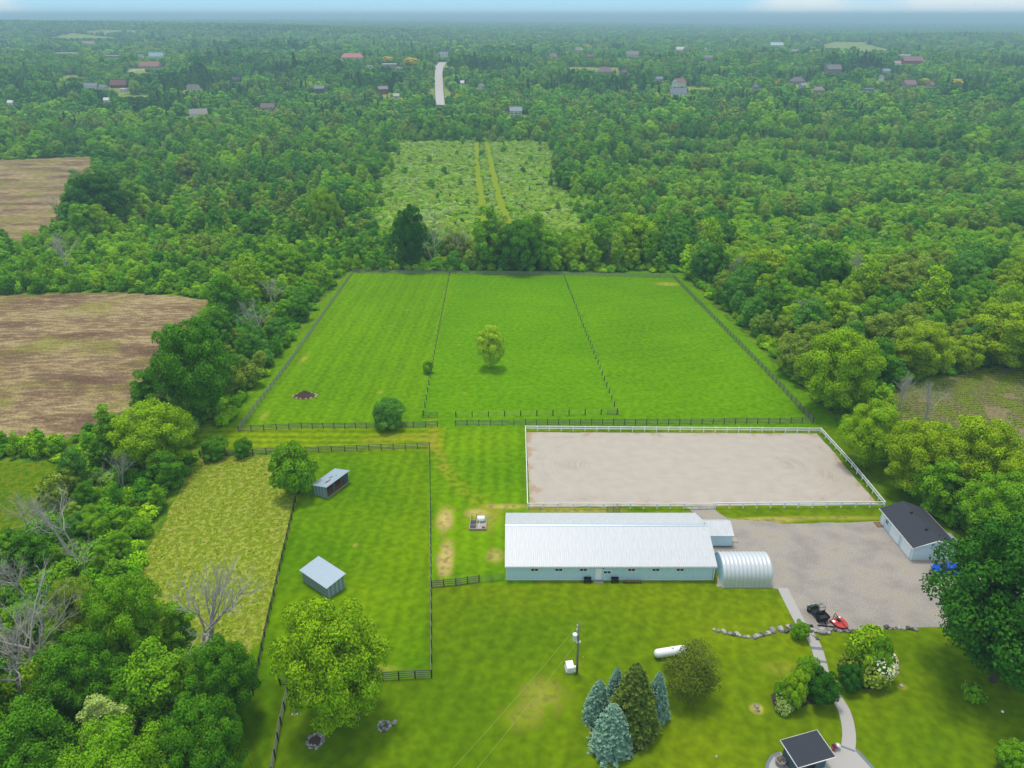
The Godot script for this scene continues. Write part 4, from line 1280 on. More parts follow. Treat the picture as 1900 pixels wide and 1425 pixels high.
	# blue car under the maple; front is -x
	var c := thing("blue_car", "bright blue car parked beside garage half hidden by big maple", "car", Vector3(65.93, 0, -86.62) + Vector3(0, 0.03, 0), deg_to_rad(-12))
	var blue: Material = mats["blue paint"]
	part("body", prism([Vector2(-2.1, 0.3), Vector2(2.1, 0.3), Vector2(2.12, 0.75), Vector2(1.95, 0.95), Vector2(0.9, 1.0), Vector2(-1.0, 0.98), Vector2(-1.75, 0.86), Vector2(-2.05, 0.68), Vector2(-2.14, 0.45)], -0.85, 0.85), blue, c)
	part("cabin", prism([Vector2(-1.05, 0.98), Vector2(1.6, 0.98), Vector2(1.15, 1.42), Vector2(0.2, 1.5), Vector2(-0.35, 1.44)], -0.72, 0.72), mats.glass, c)
	part("roof", prism([Vector2(-0.38, 1.43), Vector2(1.18, 1.41), Vector2(1.1, 1.48), Vector2(0.25, 1.55), Vector2(-0.3, 1.5)], -0.7, 0.7), blue, c)
	for z in [-0.62, 0.62]:
		part("headlight", box(Vector3(-2.12, 0.58, z - 0.18), Vector3(-2.02, 0.72, z + 0.18)), mats["plain white"], c)
	for p in [[-1.3, -0.8], [-1.3, 0.8], [1.3, -0.8], [1.3, 0.8]]:
		wheel(c, Vector3(p[0], 0.32, p[1]), 0.32, 0.22, PI / 2)

	# timber water pen
	var w := thing("pump_pen", "square timber frame pen with white tank and dark covers on the grass", "pump pen", Vector3(-5.6, 0, -99.5))
	var raw: Material = mats["raw timber"]
	for e in [[Vector3(-1.5, 0, 1.9), Vector3(1.4, 0.4, 2.06)], [Vector3(-1.5, 0, -1.6), Vector3(-1.36, 0.4, 1.9)], [Vector3(1.26, 0, -1.6), Vector3(1.4, 0.4, 1.9)], [Vector3(-0.42, 0, -0.4), Vector3(-0.3, 0.36, 1.9)], [Vector3(-1.36, 0.02, 0.75), Vector3(-0.42, 0.34, 0.88)], [Vector3(-1.36, 0.02, -0.6), Vector3(-0.3, 0.36, -0.46)]]:
		part("timber", box(e[0], e[1]), raw, w)
	for e in [[Vector3(-1.34, 0.0, 0.9), Vector3(-0.44, 0.28, 1.88)], [Vector3(-1.34, 0.0, -0.44), Vector3(-0.44, 0.28, 0.72)]]:
		part("cover", box(e[0], e[1]), mat("dark cover", c8(58, 62, 82), 0.4, "soft", 1.0), w)
	part("gravel_bed", box(Vector3(-0.28, 0.0, -0.4), Vector3(1.24, 0.12, 1.88)), mats["pale rock"], w)
	part("tank", tube([Vector3(-0.3, 0.62, -0.55), Vector3(-0.2, 0.62, -0.55), Vector3(0.95, 0.62, -0.55), Vector3(1.05, 0.62, -0.55)], [0.32, 0.5, 0.5, 0.32], 16), mats["plain white"], w)
	part("tank_stand", box(Vector3(-0.2, 0.02, -0.85), Vector3(0.95, 0.2, -0.25)), raw, w)
	part("hoop", tube([Vector3(-1.2, 0, -1.4), Vector3(-1.2, 1.0, -1.4), Vector3(-0.4, 1.0, -1.4), Vector3(-0.4, 0, -1.4)], [0.035, 0.035, 0.035, 0.035], 6), mats["grey board"], w)
	part("pipe", tube([Vector3(0.0, 0.05, 1.5), Vector3(0.1, 0.35, 0.9), Vector3(0.15, 0.4, 0.0)], [0.04, 0.04, 0.04], 6), mats["plain white"], w)
	part("rubble", stone_mesh(2), mats["dark rock"], w, Vector3(0.85, 0.2, 1.35), Basis.from_scale(Vector3(0.7, 0.3, 0.6)))

	# soil heap in the left paddock
	var heap := st_new()
	heap.set_smooth_group(0)
	var hn := FastNoiseLite.new()
	hn.seed = 4
	hn.frequency = 0.5
	for ring in 8:
		for s in 24:
			var v := []
			for e in [[ring, s], [ring + 1, s], [ring + 1, s + 1], [ring, s + 1]]:
				var f: float = e[0] / 8.0
				var a: float = TAU * (e[1] % 24) / 24.0
				var p := Vector3(cos(a) * 2.9 * f, 0, sin(a) * 1.9 * f) * (1.0 + 0.2 * hn.get_noise_2d(cos(a) * 3.0, sin(a) * 3.0))
				p.y = 1.6 * pow(1.0 - f, 1.2) * (1.0 + 0.5 * hn.get_noise_2d(p.x * 3.0, p.z * 3.0)) - 0.04
				v.append(p)
			quad(heap, v[0], v[3], v[2], v[1])
	var hp := thing("soil_heap", "heap of brown soil and straw in left green paddock", "heap", Vector3(-48.33, 0, -150.26))
	part("soil", done(heap), mats.soil, hp)
	for i in 16:
		var a := i * 2.4
		part("straw_clod", stone_mesh(i % 5), mat("straw", c8(206, 180, 138), 0.95, "grit", 1.0), hp, Vector3(cos(a) * (2.5 + 0.35 * sin(i * 5.0)), 0.1, sin(a) * 1.65 - 0.1), Basis(Vector3.UP, i * 1.3) * Basis.from_scale(Vector3(0.8, 0.22, 0.6)))

	# utility pole, transformer and service lines
	var pb: Vector3 = Vector3(8.19, 0, -67.21)
	var pole := thing("utility_pole", "grey wooden utility pole with white transformer can on the lawn", "pole", pb)
	part("pole", tube([Vector3(0, -0.3, 0), Vector3(0, 4.5, 0), Vector3(0, 8.4, 0)], [0.16, 0.135, 0.1], 10), mats["pale bark"], pole)
	part("transformer", lathe([Vector2(0.01, 0), Vector2(0.28, 0.0), Vector2(0.3, 0.05), Vector2(0.3, 0.85), Vector2(0.33, 0.88), Vector2(0.3, 0.98), Vector2(0.01, 1.06)], 16), mats["plain white"], pole, Vector3(-0.45, 5.55, 0.1))
	part("bracket", box(Vector3(-0.2, 5.9, -0.05), Vector3(-0.05, 6.1, 0.12)), dm, pole)
	part("bracket", box(Vector3(-0.25, 5.1, -0.12), Vector3(0.3, 5.25, 0.16)), mats["galvanised"], pole)
	part("insulator", lathe([Vector2(0.02, 0), Vector2(0.09, 0.05), Vector2(0.05, 0.12), Vector2(0.09, 0.18), Vector2(0.02, 0.25)], 10), mats["plain white"], pole, Vector3(-0.2, 7.75, 0.05))
	part("fuse_cutout", rod(Vector3(-0.28, 7.0, 0.08), Vector3(-0.2, 7.45, 0.05), 0.05, 7), mats["plain white"], pole)
	part("meter_box", box(Vector3(-0.5, 0.5, 0.0), Vector3(-0.16, 1.3, 0.3)), mats["plain white"], pole)
	part("conduit", rod(Vector3(0.02, 0.0, 0.15), Vector3(0.02, 1.6, 0.15), 0.05, 7), dm, pole)
	var wm := mat("service wire", c8(150, 154, 84), 0.6, "")
	for e in [[7.85, Vector3(-7.02, 0, -50.43) + Vector3(0, 3.0, 0), "upper"], [5.1, Vector3(-5.58, 0, -49.24) + Vector3(0, 2.5, 0), "lower"]]:
		var pts := []
		var rad := []
		var a0 := pb + Vector3(-0.2, e[0], 0.05)
		for i in 17:
			var f := i / 16.0
			pts.append(a0.lerp(e[1], f) - Vector3(0, 1.4 * f * (1.0 - f), 0))
			rad.append(0.015)
		single("service_wire", tube(pts, rad, 5), wm, "%s yellowish service wire running from utility pole down across the lawn" % e[2], "wire", Vector3.ZERO, 0.0, "service wires")
	var cab := thing("utility_cabinet", "white utility cabinet on the lawn beside foot of the utility pole", "cabinet", Vector3(7.34, 0, -67.74), 0.12)
	part("body", box(Vector3(-0.42, -0.02, -0.6), Vector3(0.42, 0.85, 0.6)), mats["white paint"], cab)
	part("lid", box(Vector3(-0.46, 0.85, -0.64), Vector3(0.46, 0.95, 0.64)), mats["plain white"], cab)
	part("plinth", box(Vector3(-0.6, -0.05, -0.65), Vector3(-0.42, 0.3, 0.65)), mats["concrete"], cab)
	var mk := thing("marker_post", "thin yellow plastic marker post leaning on lawn near utility pole", "marker", Vector3(9.28, 0, -68.72))
	part("post", box(Vector3(-0.06, -0.1, -0.02), Vector3(0.06, 1.25, 0.02)), mats.yellow, mk, Vector3.ZERO, Basis(Vector3.BACK, 0.16))
	part("cap", box(Vector3(-0.07, 1.2, -0.03), Vector3(0.07, 1.3, 0.03)), mats.yellow, mk, Vector3.ZERO, Basis(Vector3.BACK, 0.16))

	# propane tank
	var tk := thing("propane_tank", "long white propane tank on lawn behind the feathery pine", "tank", Vector3(20.6, 0, -70.1), 0.2)
	var tp := []
	var tr := []
	for i in 7:
		var a := PI / 2 * i / 6.0
		tp.append(Vector3(-1.75 - 0.5 * cos(a), 0.78, 0))
		tr.append(0.02 + 0.54 * sin(a))
	for i in 7:
		var a := PI / 2 * i / 6.0
		tp.append(Vector3(1.75 + 0.5 * sin(a), 0.78, 0))
		tr.append(0.02 + 0.54 * cos(a))
	part("vessel", tube(tp, tr, 20), mats["plain white"], tk)
	part("valve_dome", lathe([Vector2(0.2, 0), Vector2(0.2, 0.18), Vector2(0.01, 0.26)], 12), mats["plain white"], tk, Vector3(0.2, 1.28, 0))
	for x in [-1.2, 1.2]:
		part("leg", box(Vector3(x - 0.12, -0.05, -0.35), Vector3(x + 0.12, 0.35, 0.35)), mats.concrete, tk)

	# things by the barn door
	for e in [[12.05, "left of"], [16.1, "right of"]]:
		var pl := thing("planter_box", "dark planter bench with green plants just %s the barn door" % e[1], "planter", Vector3(-0.8 + e[0], 0.02, -84.55), 0.0, "planters by the barn door")
		part("trough", box(Vector3(-0.55, 0.3, -0.2), Vector3(0.55, 0.6, 0.25)), dm, pl)
		for x in [-0.48, 0.48]:
			part("leg", box(Vector3(x - 0.06, -0.02, -0.15), Vector3(x + 0.06, 0.3, 0.2)), dm, pl)
		part("back", box(Vector3(-0.55, 0.6, -0.24), Vector3(0.55, 0.85, -0.2)), dm, pl)
	var pots := ["green watering can pot", "red clay pot with red flowers", "tan pot with grey grass", "brown pot with tall grass", "brown pot with bare twigs", "end pot with trailing green plant"]
	for i in 6:
		var pt := thing("flower_pot", "%s in the row along barn wall" % pots[i], "flower pot", Vector3(16.7 + i * 0.48, 0.02, -84.4), 0.0, "flower pots by the barn")
		part("pot", lathe([Vector2(0.01, 0), Vector2(0.13, 0), Vector2(0.18, 0.3), Vector2(0.2, 0.32), Vector2(0.16, 0.32), Vector2(0.01, 0.28)], 10), mats["green metal"] if i == 0 else mats.terracotta, pt)
		rng.seed = 70 + i
		var pos := PackedVector3Array()
		var nr := PackedVector3Array()
		var sz := PackedFloat32Array()
		var cl := PackedColorArray()
		for j in 40:
			var d := (rand_dir() + Vector3(0, 0.9, 0)).normalized()
			pos.append(Vector3(0, 0.32, 0) + d * rng.randf_range(0.08, 0.3))
			nr.append(rand_dir())
			sz.append(0.06)
			cl.append(Color(1, 1, 1))
		part("plant", leaf_mesh(pos, nr, sz, cl), leaf_mat("pot leaf", c8(96, 122, 62)) if i != 1 else leaf_mat("pot flower", c8(200, 60, 50)), pt)

	# pieces by the garden shed
	var fp := thing("fire_bowl", "pale octagonal fire table on patio beside the garden shed", "fire table", Vector3(29.48, 0, -54.34) + Vector3(0, 0.1, 0), 0.3)
	part("bowl", lathe([Vector2(0.5, 0), Vector2(0.55, 0.55), Vector2(0.62, 0.6), Vector2(0.62, 0.66), Vector2(0.45, 0.66), Vector2(0.42, 0.5), Vector2(0.01, 0.48)], 8), mats["pale board"], fp)
	for i in 7:
		part("log", rod(Vector3(cos(i * 2.1) * 0.3, 0.55, sin(i * 2.1) * 0.3), Vector3(-cos(i * 1.4) * 0.3, 0.62, -sin(i * 1.7) * 0.3), 0.05, 6), mats["brown timber"], fp)
	var urn := thing("plant_urn", "magenta flower pot at the right corner of garden shed", "flower pot", Vector3(36.08, 0, -56.1) + Vector3(0, 0.05, 0))
	part("pot", lathe([Vector2(0.01, 0), Vector2(0.2, 0), Vector2(0.28, 0.45), Vector2(0.22, 0.45), Vector2(0.01, 0.4)], 12), mats.terracotta, urn)
	rng.seed = 99
	var fpos := PackedVector3Array()
	var fnr := PackedVector3Array()
	var fsz := PackedFloat32Array()
	var fcl := PackedColorArray()
	for j in 120:
		var d := (rand_dir() + Vector3(0, 0.6, 0)).normalized()
		fpos.append(Vector3(0, 0.5, 0) + d * rng.randf_range(0.15, 0.38))
		fnr.append(rand_dir())
		fsz.append(0.07)
		fcl.append(Color(1, 1, 1))
	part("flowers", leaf_mesh(fpos, fnr, fsz, fcl), leaf_mat("magenta", c8(150, 40, 110)), urn)
	var lp := thing("garden_light", "small dark garden light with round shade at walkway corner", "garden light", Vector3(36.56, 0, -56.24) + Vector3(0, 0.05, 0))
	part("post", rod(Vector3(0, 0, 0), Vector3(0, 0.7, 0), 0.03, 6), dm, lp)
	part("shade", lathe([Vector2(0.3, 0.62), Vector2(0.22, 0.72), Vector2(0.01, 0.78)], 12), mats["galvanised"], lp)

# ---------------------------------------------------------------- stones
func stones(called: String, label: String, category: String, at: Vector3, list: Array, sd: int) -> Node3D:
	var t := thing(called, label, category, at)
	var r := RandomNumberGenerator.new()
	r.seed = sd
	var kinds := [mats.rock, mats["pale rock"], mats.rock, mats["dark rock"], mats["pale rock"]]
	for i in list.size():
		var p: Vector3 = list[i][0] - at
		var s: float = list[i][1]
		part("stone", stone_mesh(r.randi() % 7), kinds[r.randi() % 5], t, p + Vector3(0, s * 0.22, 0), Basis(Vector3.UP, r.randf() * TAU) * Basis.from_scale(Vector3(s * r.randf_range(0.9, 1.4), s * r.randf_range(0.55, 0.85), s)))
	return t

func along(pts: Array, step: float, width: float, smin: float, smax: float, sd: int) -> Array:
	var r := RandomNumberGenerator.new()
	r.seed = sd
	var out := []
	for i in pts.size() - 1:
		var n := maxi(1, int(pts[i].distance_to(pts[i + 1]) / step))
		for k in n:
			var p: Vector2 = pts[i].lerp(pts[i + 1], (k + r.randf() * 0.6) / n)
			out.append([Vector3(p.x + r.randf_range(-width, width), 0, p.y + r.randf_range(-width, width)), r.randf_range(smin, smax)])
	return out

func ring(c: Vector3, rad: float, n: int, s: float, sd: int) -> Array:
	var r := RandomNumberGenerator.new()
	r.seed = sd
	var out := []
	for k in n:
		var a := TAU * k / n
		out.append([c + Vector3(cos(a), 0, sin(a)) * rad * r.randf_range(0.88, 1.1), s * r.randf_range(0.7, 1.3)])
	return out

func garden() -> void:
	stones("stone_wall", "low dry stone wall curving across the lawn to clipped round shrub", "stone wall", Vector3(27.31, 0, -74.66), along([Vector2(27.31, -74.66), Vector2(28.88, -74.25), Vector2(30.68, -73.65), Vector2(32.26, -73.35), Vector2(34.24, -73.85), Vector2(35.93, -74.56)], 0.42, 0.16, 0.45, 0.8, 31) + along([Vector2(35.6, -74.86), Vector2(38.39, -74.86)], 0.22, 0.5, 0.45, 0.95, 32), 33)
	stones("rock_pile", "pile of pale rocks between walkway and red mower", "rocks", Vector3(40.66, 0, -74.45), along([Vector2(40.53, -75.06), Vector2(41.39, -74.45), Vector2(43.23, -74.45)], 0.14, 0.55, 0.35, 0.9, 34) + along([Vector2(40.29, -74.05), Vector2(40.92, -73.06)], 0.2, 0.4, 0.35, 0.7, 35), 36)
	stones("stone_edge", "ragged line of dark stones edging the gravel yard above lawn", "stone edging", Vector3(43.68, 0, -74.66), along([Vector2(43.68, -74.66), Vector2(46.75, -74.15), Vector2(49.74, -75.06), Vector2(52.32, -75.06), Vector2(55.11, -74.76)], 0.34, 0.2, 0.35, 0.75, 37), 38)
	var fr: Vector3 = Vector3(-22.39, 0, -57.29)
	var ringt := stones("fire_pit", "round stone fire pit ring with bare soil on lawn below maple", "fire pit", fr, ring(fr, 0.95, 26, 0.34, 41) + ring(fr, 0.78, 18, 0.28, 42), 43)
	part("ash_bed", slab(wobble([Vector2(-0.8, -0.8), Vector2(0.8, -0.8), Vector2(0.8, 0.8), Vector2(-0.8, 0.8)], 0.4, 0.3, 3), -0.02, 0.05), mats.soil, ringt)
	var cl: Vector3 = Vector3(-14.86, 0, -59.24)
	stones("rock_bed", "small bed of rocks at the leaning trunk of maple", "rocks", cl, ring(cl, 0.7, 13, 0.36, 44) + ring(cl, 0.35, 7, 0.3, 45), 46)
	var c2: Vector3 = Vector3(-25.76, 0, -61.21)
	stones("rock_bed", "few small pale rocks on the lawn left of maple crown", "rocks", c2, ring(c2, 0.45, 9, 0.3, 47), 48)
	stones("boulder", "single white boulder on lawn right of the maple", "boulder", Vector3(-13.74, 0, -59.69), [[Vector3(-13.74, 0, -59.69), 0.62]], 49)
	stones("boulder", "flat grey stone on worn lawn patch left of flower bed", "boulder", Vector3(29.26, 0, -61.75), [[Vector3(29.34, 0, -61.99), 0.55], [Vector3(29.36, 0, -61.44), 0.4]], 50)
	stones("boulder", "small grey stone alone on the right lawn", "boulder", Vector3(48.2, 0, -65.07), [[Vector3(48.2, 0, -65.07), 0.5]], 51)
	stones("boulder", "little pale stone on the lawn far right of spruces", "boulder", Vector3(22.73, 0, -55.28), [[Vector3(22.73, 0, -55.28), 0.3]], 52)
	var pb := thing("ground_lamp", "small white capped garden lamp on the right lawn under maple", "garden light", Vector3(58.03, 0, -60.97))
	part("stake", rod(Vector3(0, -0.05, 0), Vector3(0, 0.4, 0), 0.04, 6), mats["dark metal"], pb)
	part("cap", lathe([Vector2(0.16, 0.38), Vector2(0.13, 0.52), Vector2(0.01, 0.56)], 10), mats["plain white"], pb)
	# mulch beds
	structure("mulch_bed", sheet(wobble([Vector2(31.47, -63.75), Vector2(32.48, -64.4), Vector2(34.38, -64.16), Vector2(37.27, -63.1), Vector2(39.1, -63.1), Vector2(38.64, -62.3), Vector2(35.72, -62.46), Vector2(33.94, -61.52), Vector2(32.3, -61.05), Vector2(31.24, -61.52)], 0.6, 0.25, 61), 0.045), mats.mulch)
	structure("mulch_bed", sheet(wobble([Vector2(40.61, -66.09), Vector2(42.1, -68.01), Vector2(44.88, -68.36), Vector2(46.84, -66.69), Vector2(45.35, -64.99), Vector2(42.57, -64.73)], 0.6, 0.3, 62), 0.045), mats.mulch)
	structure("mulch_bed", sheet(wobble([Vector2(9.04, -60.59), Vector2(11.75, -62.94), Vector2(16.18, -62.14), Vector2(17.29, -59.46), Vector2(14.49, -55.89), Vector2(11.32, -54.74), Vector2(8.93, -57.64)], 0.8, 0.4, 63), 0.045), mats.mulch)

# ---------------------------------------------------------------- the village beyond the woods
func house(label: String, at: Vector3, w: float, wall: Color, roof: Color, style: int, turn: float, group := "houses beyond the woods") -> void:
	var depth := clampf(w * 0.6, 5.0, 14.0)
	var eh := 4.4 if style != 1 else 6.8
	var rh := eh + depth * 0.42
	var h := thing("house", label, "house", at + Vector3(0, -0.3, 0), turn, group)
	var wm := mat("house wall %s" % wall.to_html(false), wall, 0.8, "soft", 0.2)
	var rm := mat("house roof %s" % roof.to_html(false), roof, 0.75, "soft", 0.2)
	part("wall", box(Vector3(-w / 2, 0, -depth / 2), Vector3(w / 2, eh, depth / 2)), wm, h)
	if style == 2:
		part("roof", box(Vector3(-w / 2 - 0.3, eh, -depth / 2 - 0.3), Vector3(w / 2 + 0.3, eh + 0.4, depth / 2 + 0.3)), rm, h)
	elif style == 3:
		# hipped roof
		var st := st_new()
		var o := 0.6
		var a := Vector3(-w / 2 - o, eh - 0.2, depth / 2 + o)
		var b := Vector3(w / 2 + o, eh - 0.2, depth / 2 + o)
		var c := Vector3(w / 2 + o, eh - 0.2, -depth / 2 - o)
		var d := Vector3(-w / 2 - o, eh - 0.2, -depth / 2 - o)
		var e := Vector3(-w / 2 + depth * 0.4, rh + 0.6, 0)
		var f := Vector3(w / 2 - depth * 0.4, rh + 0.6, 0)
		quad(st, e, f, b, a)
		quad(st, f, e, d, c)
		tri(st, f, c, b)
		tri(st, e, a, d)
		quad(st, a, b, c, d)
		part("roof", done(st), rm, h)
	else:
		part("roof", prism([Vector2(-depth / 2 - 0.6, eh - 0.25), Vector2(depth / 2 + 0.6, eh - 0.25), Vector2(0, rh + 0.35)], -w / 2 - 0.5, w / 2 + 0.5), rm, h, Vector3.ZERO, Basis(Vector3.UP, PI / 2))
		part("gable_wall", prism([Vector2(-depth / 2, eh), Vector2(depth / 2, eh), Vector2(0, rh)], -w / 2 - 0.52, w / 2 + 0.52), wm, h, Vector3.ZERO, Basis(Vector3.UP, PI / 2))
	var n := clampi(int(w / 4.0), 1, 5)
	for k in n:
		for lvl in (2 if style == 1 else 1):
			part("window", box(Vector3(-0.7, -0.6, 0), Vector3(0.7, 0.6, 0.06)), mats.glass, h, Vector3(-w / 2 + w * (k + 0.5) / n, 1.9 + lvl * 2.5, depth / 2))
	if style != 2:
		part("chimney", box(Vector3(-0.45, eh, -0.4), Vector3(0.45, rh + 1.4, 0.4)), mat("chimney", c8(140, 100, 86), 0.9, "fine", 0.5), h, Vector3(w * 0.22, 0, -depth * 0.15))

var homes := []
var plots := []

func far_village() -> void:
	var wh := c8(232, 232, 228)
	var gr := c8(150, 156, 162)
	var bk := c8(112, 62, 52)
	var tan := c8(190, 168, 150)
	var rfb := c8(120, 104, 102)
	var rfg := c8(128, 136, 146)
	var rfr := c8(214, 122, 118)
	var rfd := c8(70, 72, 80)
	homes = [
		["long red barn-like house with red roof on left hillside", Vector3(-522.26, 45.81, -1024.86), 20.11, c8(128, 54, 48), c8(120, 62, 58), 0, 0.1],
		["small white camper shed in front of the red left house", Vector3(-497.28, 41.65, -984.46), 8.99, wh, wh, 2, 0.0],
		["grey roofed house left of the red house", Vector3(-552.32, 44.21, -1009.34), 14.16, wh, rfg, 0, 0.2],
		["small grey house between red house and grey house", Vector3(-530.28, 43.17, -999.25), 10.52, c8(200, 200, 196), rfg, 0, -0.4],
		["tiny white shed above the left tree line", Vector3(-472.06, 32.13, -890.52), 5.66, wh, wh, 0, 0.0],
		["red brick school block with pale flat roof far left", Vector3(-793.21, 87.76, -1553.21), 25.73, c8(142, 74, 66), c8(210, 205, 200), 2, 0.0],
		["long pinkish roofed building at far left field edge", Vector3(-1129.03, 125.57, -2106.14), 37.54, tan, c8(176, 130, 130), 0, 0.0],
		["long low cream building at far left", Vector3(-952.59, 95.55, -1682.04), 53.31, c8(222, 214, 196), c8(214, 206, 188), 2, 0.0],
		["wide bungalow with dusty red roof beside pale lane", Vector3(-581.95, 69.31, -1251.87), 31.27, c8(188, 150, 140), c8(160, 108, 100), 0, 0.05],
		["blue grey house cluster roof above the red bungalow", Vector3(-708.88, 87.82, -1558.68), 25.82, wh, c8(150, 172, 196), 0, 0.3],
		["white house with grey roof behind left trees", Vector3(-739.13, 87.8, -1556.7), 9.67, wh, rfg, 0, 0.0],
		["cream cottage among dark spruces", Vector3(-411.91, 42.66, -994.31), 13.96, c8(226, 216, 198), rfb, 0, -0.2],
		["white gabled cottage with grey roof in front of spruces", Vector3(-326.04, 22.82, -789.39), 16.86, wh, c8(150, 146, 146), 0, 0.35],
		["dark small house right of the spruces", Vector3(-385.01, 51.47, -1080.08), 10.57, c8(120, 110, 108), rfd, 0, 0.0],
		["dark grey tall house with lawn on its right", Vector3(-242.84, 40.17, -970.1), 11.6, c8(96, 98, 104), rfg, 1, 0.1],
		["brown roofed house just above the pale willows", Vector3(-267.27, 26.86, -833.24), 14.19, c8(170, 150, 140), rfb, 0, 0.2],
		["tiny white shed at far left edge of woods", Vector3(-570.34, 30.17, -869.23), 6.15, wh, wh, 0, 0.0],
		["big house with bright salmon pink roof left of road", Vector3(-309.45, 85.41, -1514), 41.82, c8(214, 190, 170), rfr, 3, 0.1],
		["long grey flat roofed workshop between yellow trees", Vector3(-201.04, 71.73, -1277.52), 23.03, c8(150, 150, 150), c8(206, 216, 224), 2, 0.05],
		["small grey roofed garage beside the long workshop", Vector3(-176.7, 65.47, -1216.8), 10.99, c8(140, 140, 146), c8(196, 206, 214), 2, 0.0],
		["small pale shed below the salmon roofed house", Vector3(-229.67, 69.31, -1253.88), 9.57, c8(204, 200, 190), c8(200, 206, 210), 2, 0.0],
		["dark red house with grey roof below workshop", Vector3(-162.28, 39.69, -965.39), 11.54, c8(150, 70, 68), c8(150, 138, 138), 1, 0.4],
		["low white shed roof below the dark red house", Vector3(-139.55, 35.53, -924.73), 6.52, c8(214, 206, 200), c8(206, 196, 190), 0, 0.0],
		["white house standing at the top end of road", Vector3(-140.77, 89.53, -1619.38), 15.64, wh, rfg, 1, 0.0],
		["grey roofed house with brick base in nearest woods", Vector3(3.95, 23.14, -792.88), 12.42, c8(206, 210, 214), c8(150, 164, 176), 1, 0.05],
		["small white shed right of the road", Vector3(-67.42, 48, -1046.64), 4.4, wh, wh, 0, 0.0],
		["white gable end peeping out right of road", Vector3(-40.57, 44.73, -1014.73), 5.69, wh, rfg, 0, 0.6],
		["brown hip roofed house right of the tallest far trees", Vector3(82.8, 87.05, -1578.13), 19.61, c8(180, 150, 140), c8(136, 108, 106), 3, 0.0],
		["pale stone house behind the small yellow trees", Vector3(161.2, 105.79, -1890.01), 22.1, tan, c8(150, 138, 132), 3, 0.1],
		["brick red house above the bare brown lawn", Vector3(157.46, 87.12, -1584.06), 14.22, c8(150, 96, 90), c8(130, 84, 82), 0, 0.2],
		["wide stone house with many gables left of centre right", Vector3(251.74, 89.73, -1636.23), 24.84, c8(206, 196, 186), c8(140, 126, 126), 1, 0.0],
		["long brown roofed bungalow on pale dry lawn", Vector3(140.74, 61.13, -1175.7), 22.91, c8(170, 140, 130), c8(128, 106, 106), 3, 0.1],
		["brick gabled house right of the brown bungalow", Vector3(167.65, 60.43, -1168.96), 11.39, c8(170, 120, 110), c8(120, 96, 96), 0, 0.9],
		["grey house half hidden above the pond garden", Vector3(206.55, 52.06, -1086.77), 9.87, c8(170, 176, 180), c8(136, 146, 156), 0, 0.3],
		["bright white gabled house with rust red roof", Vector3(223.17, 46.34, -1030.65), 17.33, c8(240, 240, 240), c8(150, 104, 100), 1, 0.7],
		["grey multi gabled roof right below the white house", Vector3(206.31, 38.26, -951.51), 18.76, wh, c8(120, 128, 142), 0, 0.0],
		["cream flat topped house upper right of centre", Vector3(404.19, 104.48, -1882.98), 20.73, c8(236, 226, 212), c8(220, 212, 204), 1, 0.0],
		["tiny bright white gable far upper right", Vector3(486.59, 109.9, -1977.2), 10.87, c8(240, 240, 240), wh, 0, 1.2],
		["brown house behind bare trees upper right", Vector3(354.38, 80.82, -1412.22), 13.67, c8(176, 168, 160), c8(140, 130, 128), 1, 0.0],
		["large white house with silver roof on far right ridge", Vector3(741.9, 122.75, -2206.23), 34.82, c8(226, 228, 230), c8(206, 216, 226), 1, 0.0],
		["two storey brown brick house right of centre", Vector3(492.06, 62.53, -1190.9), 21.54, c8(160, 128, 116), c8(132, 122, 126), 1, 0.1],
		["purple brown roofed house beside narrow yellow tree", Vector3(392.94, 49.69, -1063.84), 17.86, c8(168, 148, 150), c8(130, 112, 122), 3, 0.3],
		["pale grey gable below the purple brown house", Vector3(384.83, 45.26, -1020.18), 8.58, c8(190, 196, 200), c8(160, 168, 178), 0, 0.5],
		["dark roofed cottage beside a dark round tree", Vector3(317.96, 43.68, -1004.65), 7.76, c8(160, 160, 164), c8(108, 112, 124), 3, 0.0],
		["grey tan roofed bungalow in front of round trees", Vector3(389.3, 40.66, -975.01), 12.34, c8(178, 160, 146), c8(150, 140, 134), 3, 0.0],
		["small white house with steep gable on the right", Vector3(519.65, 52.05, -1087.24), 8.36, c8(240, 240, 238), rfg, 1, 1.3],
		["long house with dusty rose roof near right edge", Vector3(530.23, 46.33, -1030.87), 18.78, c8(176, 140, 134), c8(150, 114, 116), 0, 0.35],
		["brown gabled house right beside the yellow tree", Vector3(556.4, 45.79, -1025.56), 12.94, c8(176, 150, 140), c8(140, 112, 108), 0, 0.8],
		["long white flat roofed hall on far right", Vector3(847.17, 91.4, -1687.16), 31.42, c8(236, 236, 236), c8(242, 242, 242), 2, 0.0],
		["red brick mansion with white trim below the white hall", Vector3(675.02, 75.11, -1317.32), 32.84, c8(150, 88, 88), c8(156, 108, 112), 1, 0.0],
		["white cottage at left foot of the brick mansion", Vector3(641.27, 73.4, -1299.94), 12.61, c8(232, 228, 226), c8(190, 160, 160), 0, 0.0],
		["low grey shed roof in front of right village", Vector3(456.6, 41.64, -984.73), 12.45, c8(150, 154, 150), c8(130, 140, 146), 2, 0.0],
		["tan house far behind the brown brick house", Vector3(667.27, 101.57, -1849.84), 17.83, c8(196, 180, 170), c8(168, 148, 148), 0, 0.0],
		["grey house between brown brick house and white cottage", Vector3(570.15, 61.82, -1184.15), 11.53, c8(190, 194, 196), c8(150, 162, 172), 0, 0.2],
	]
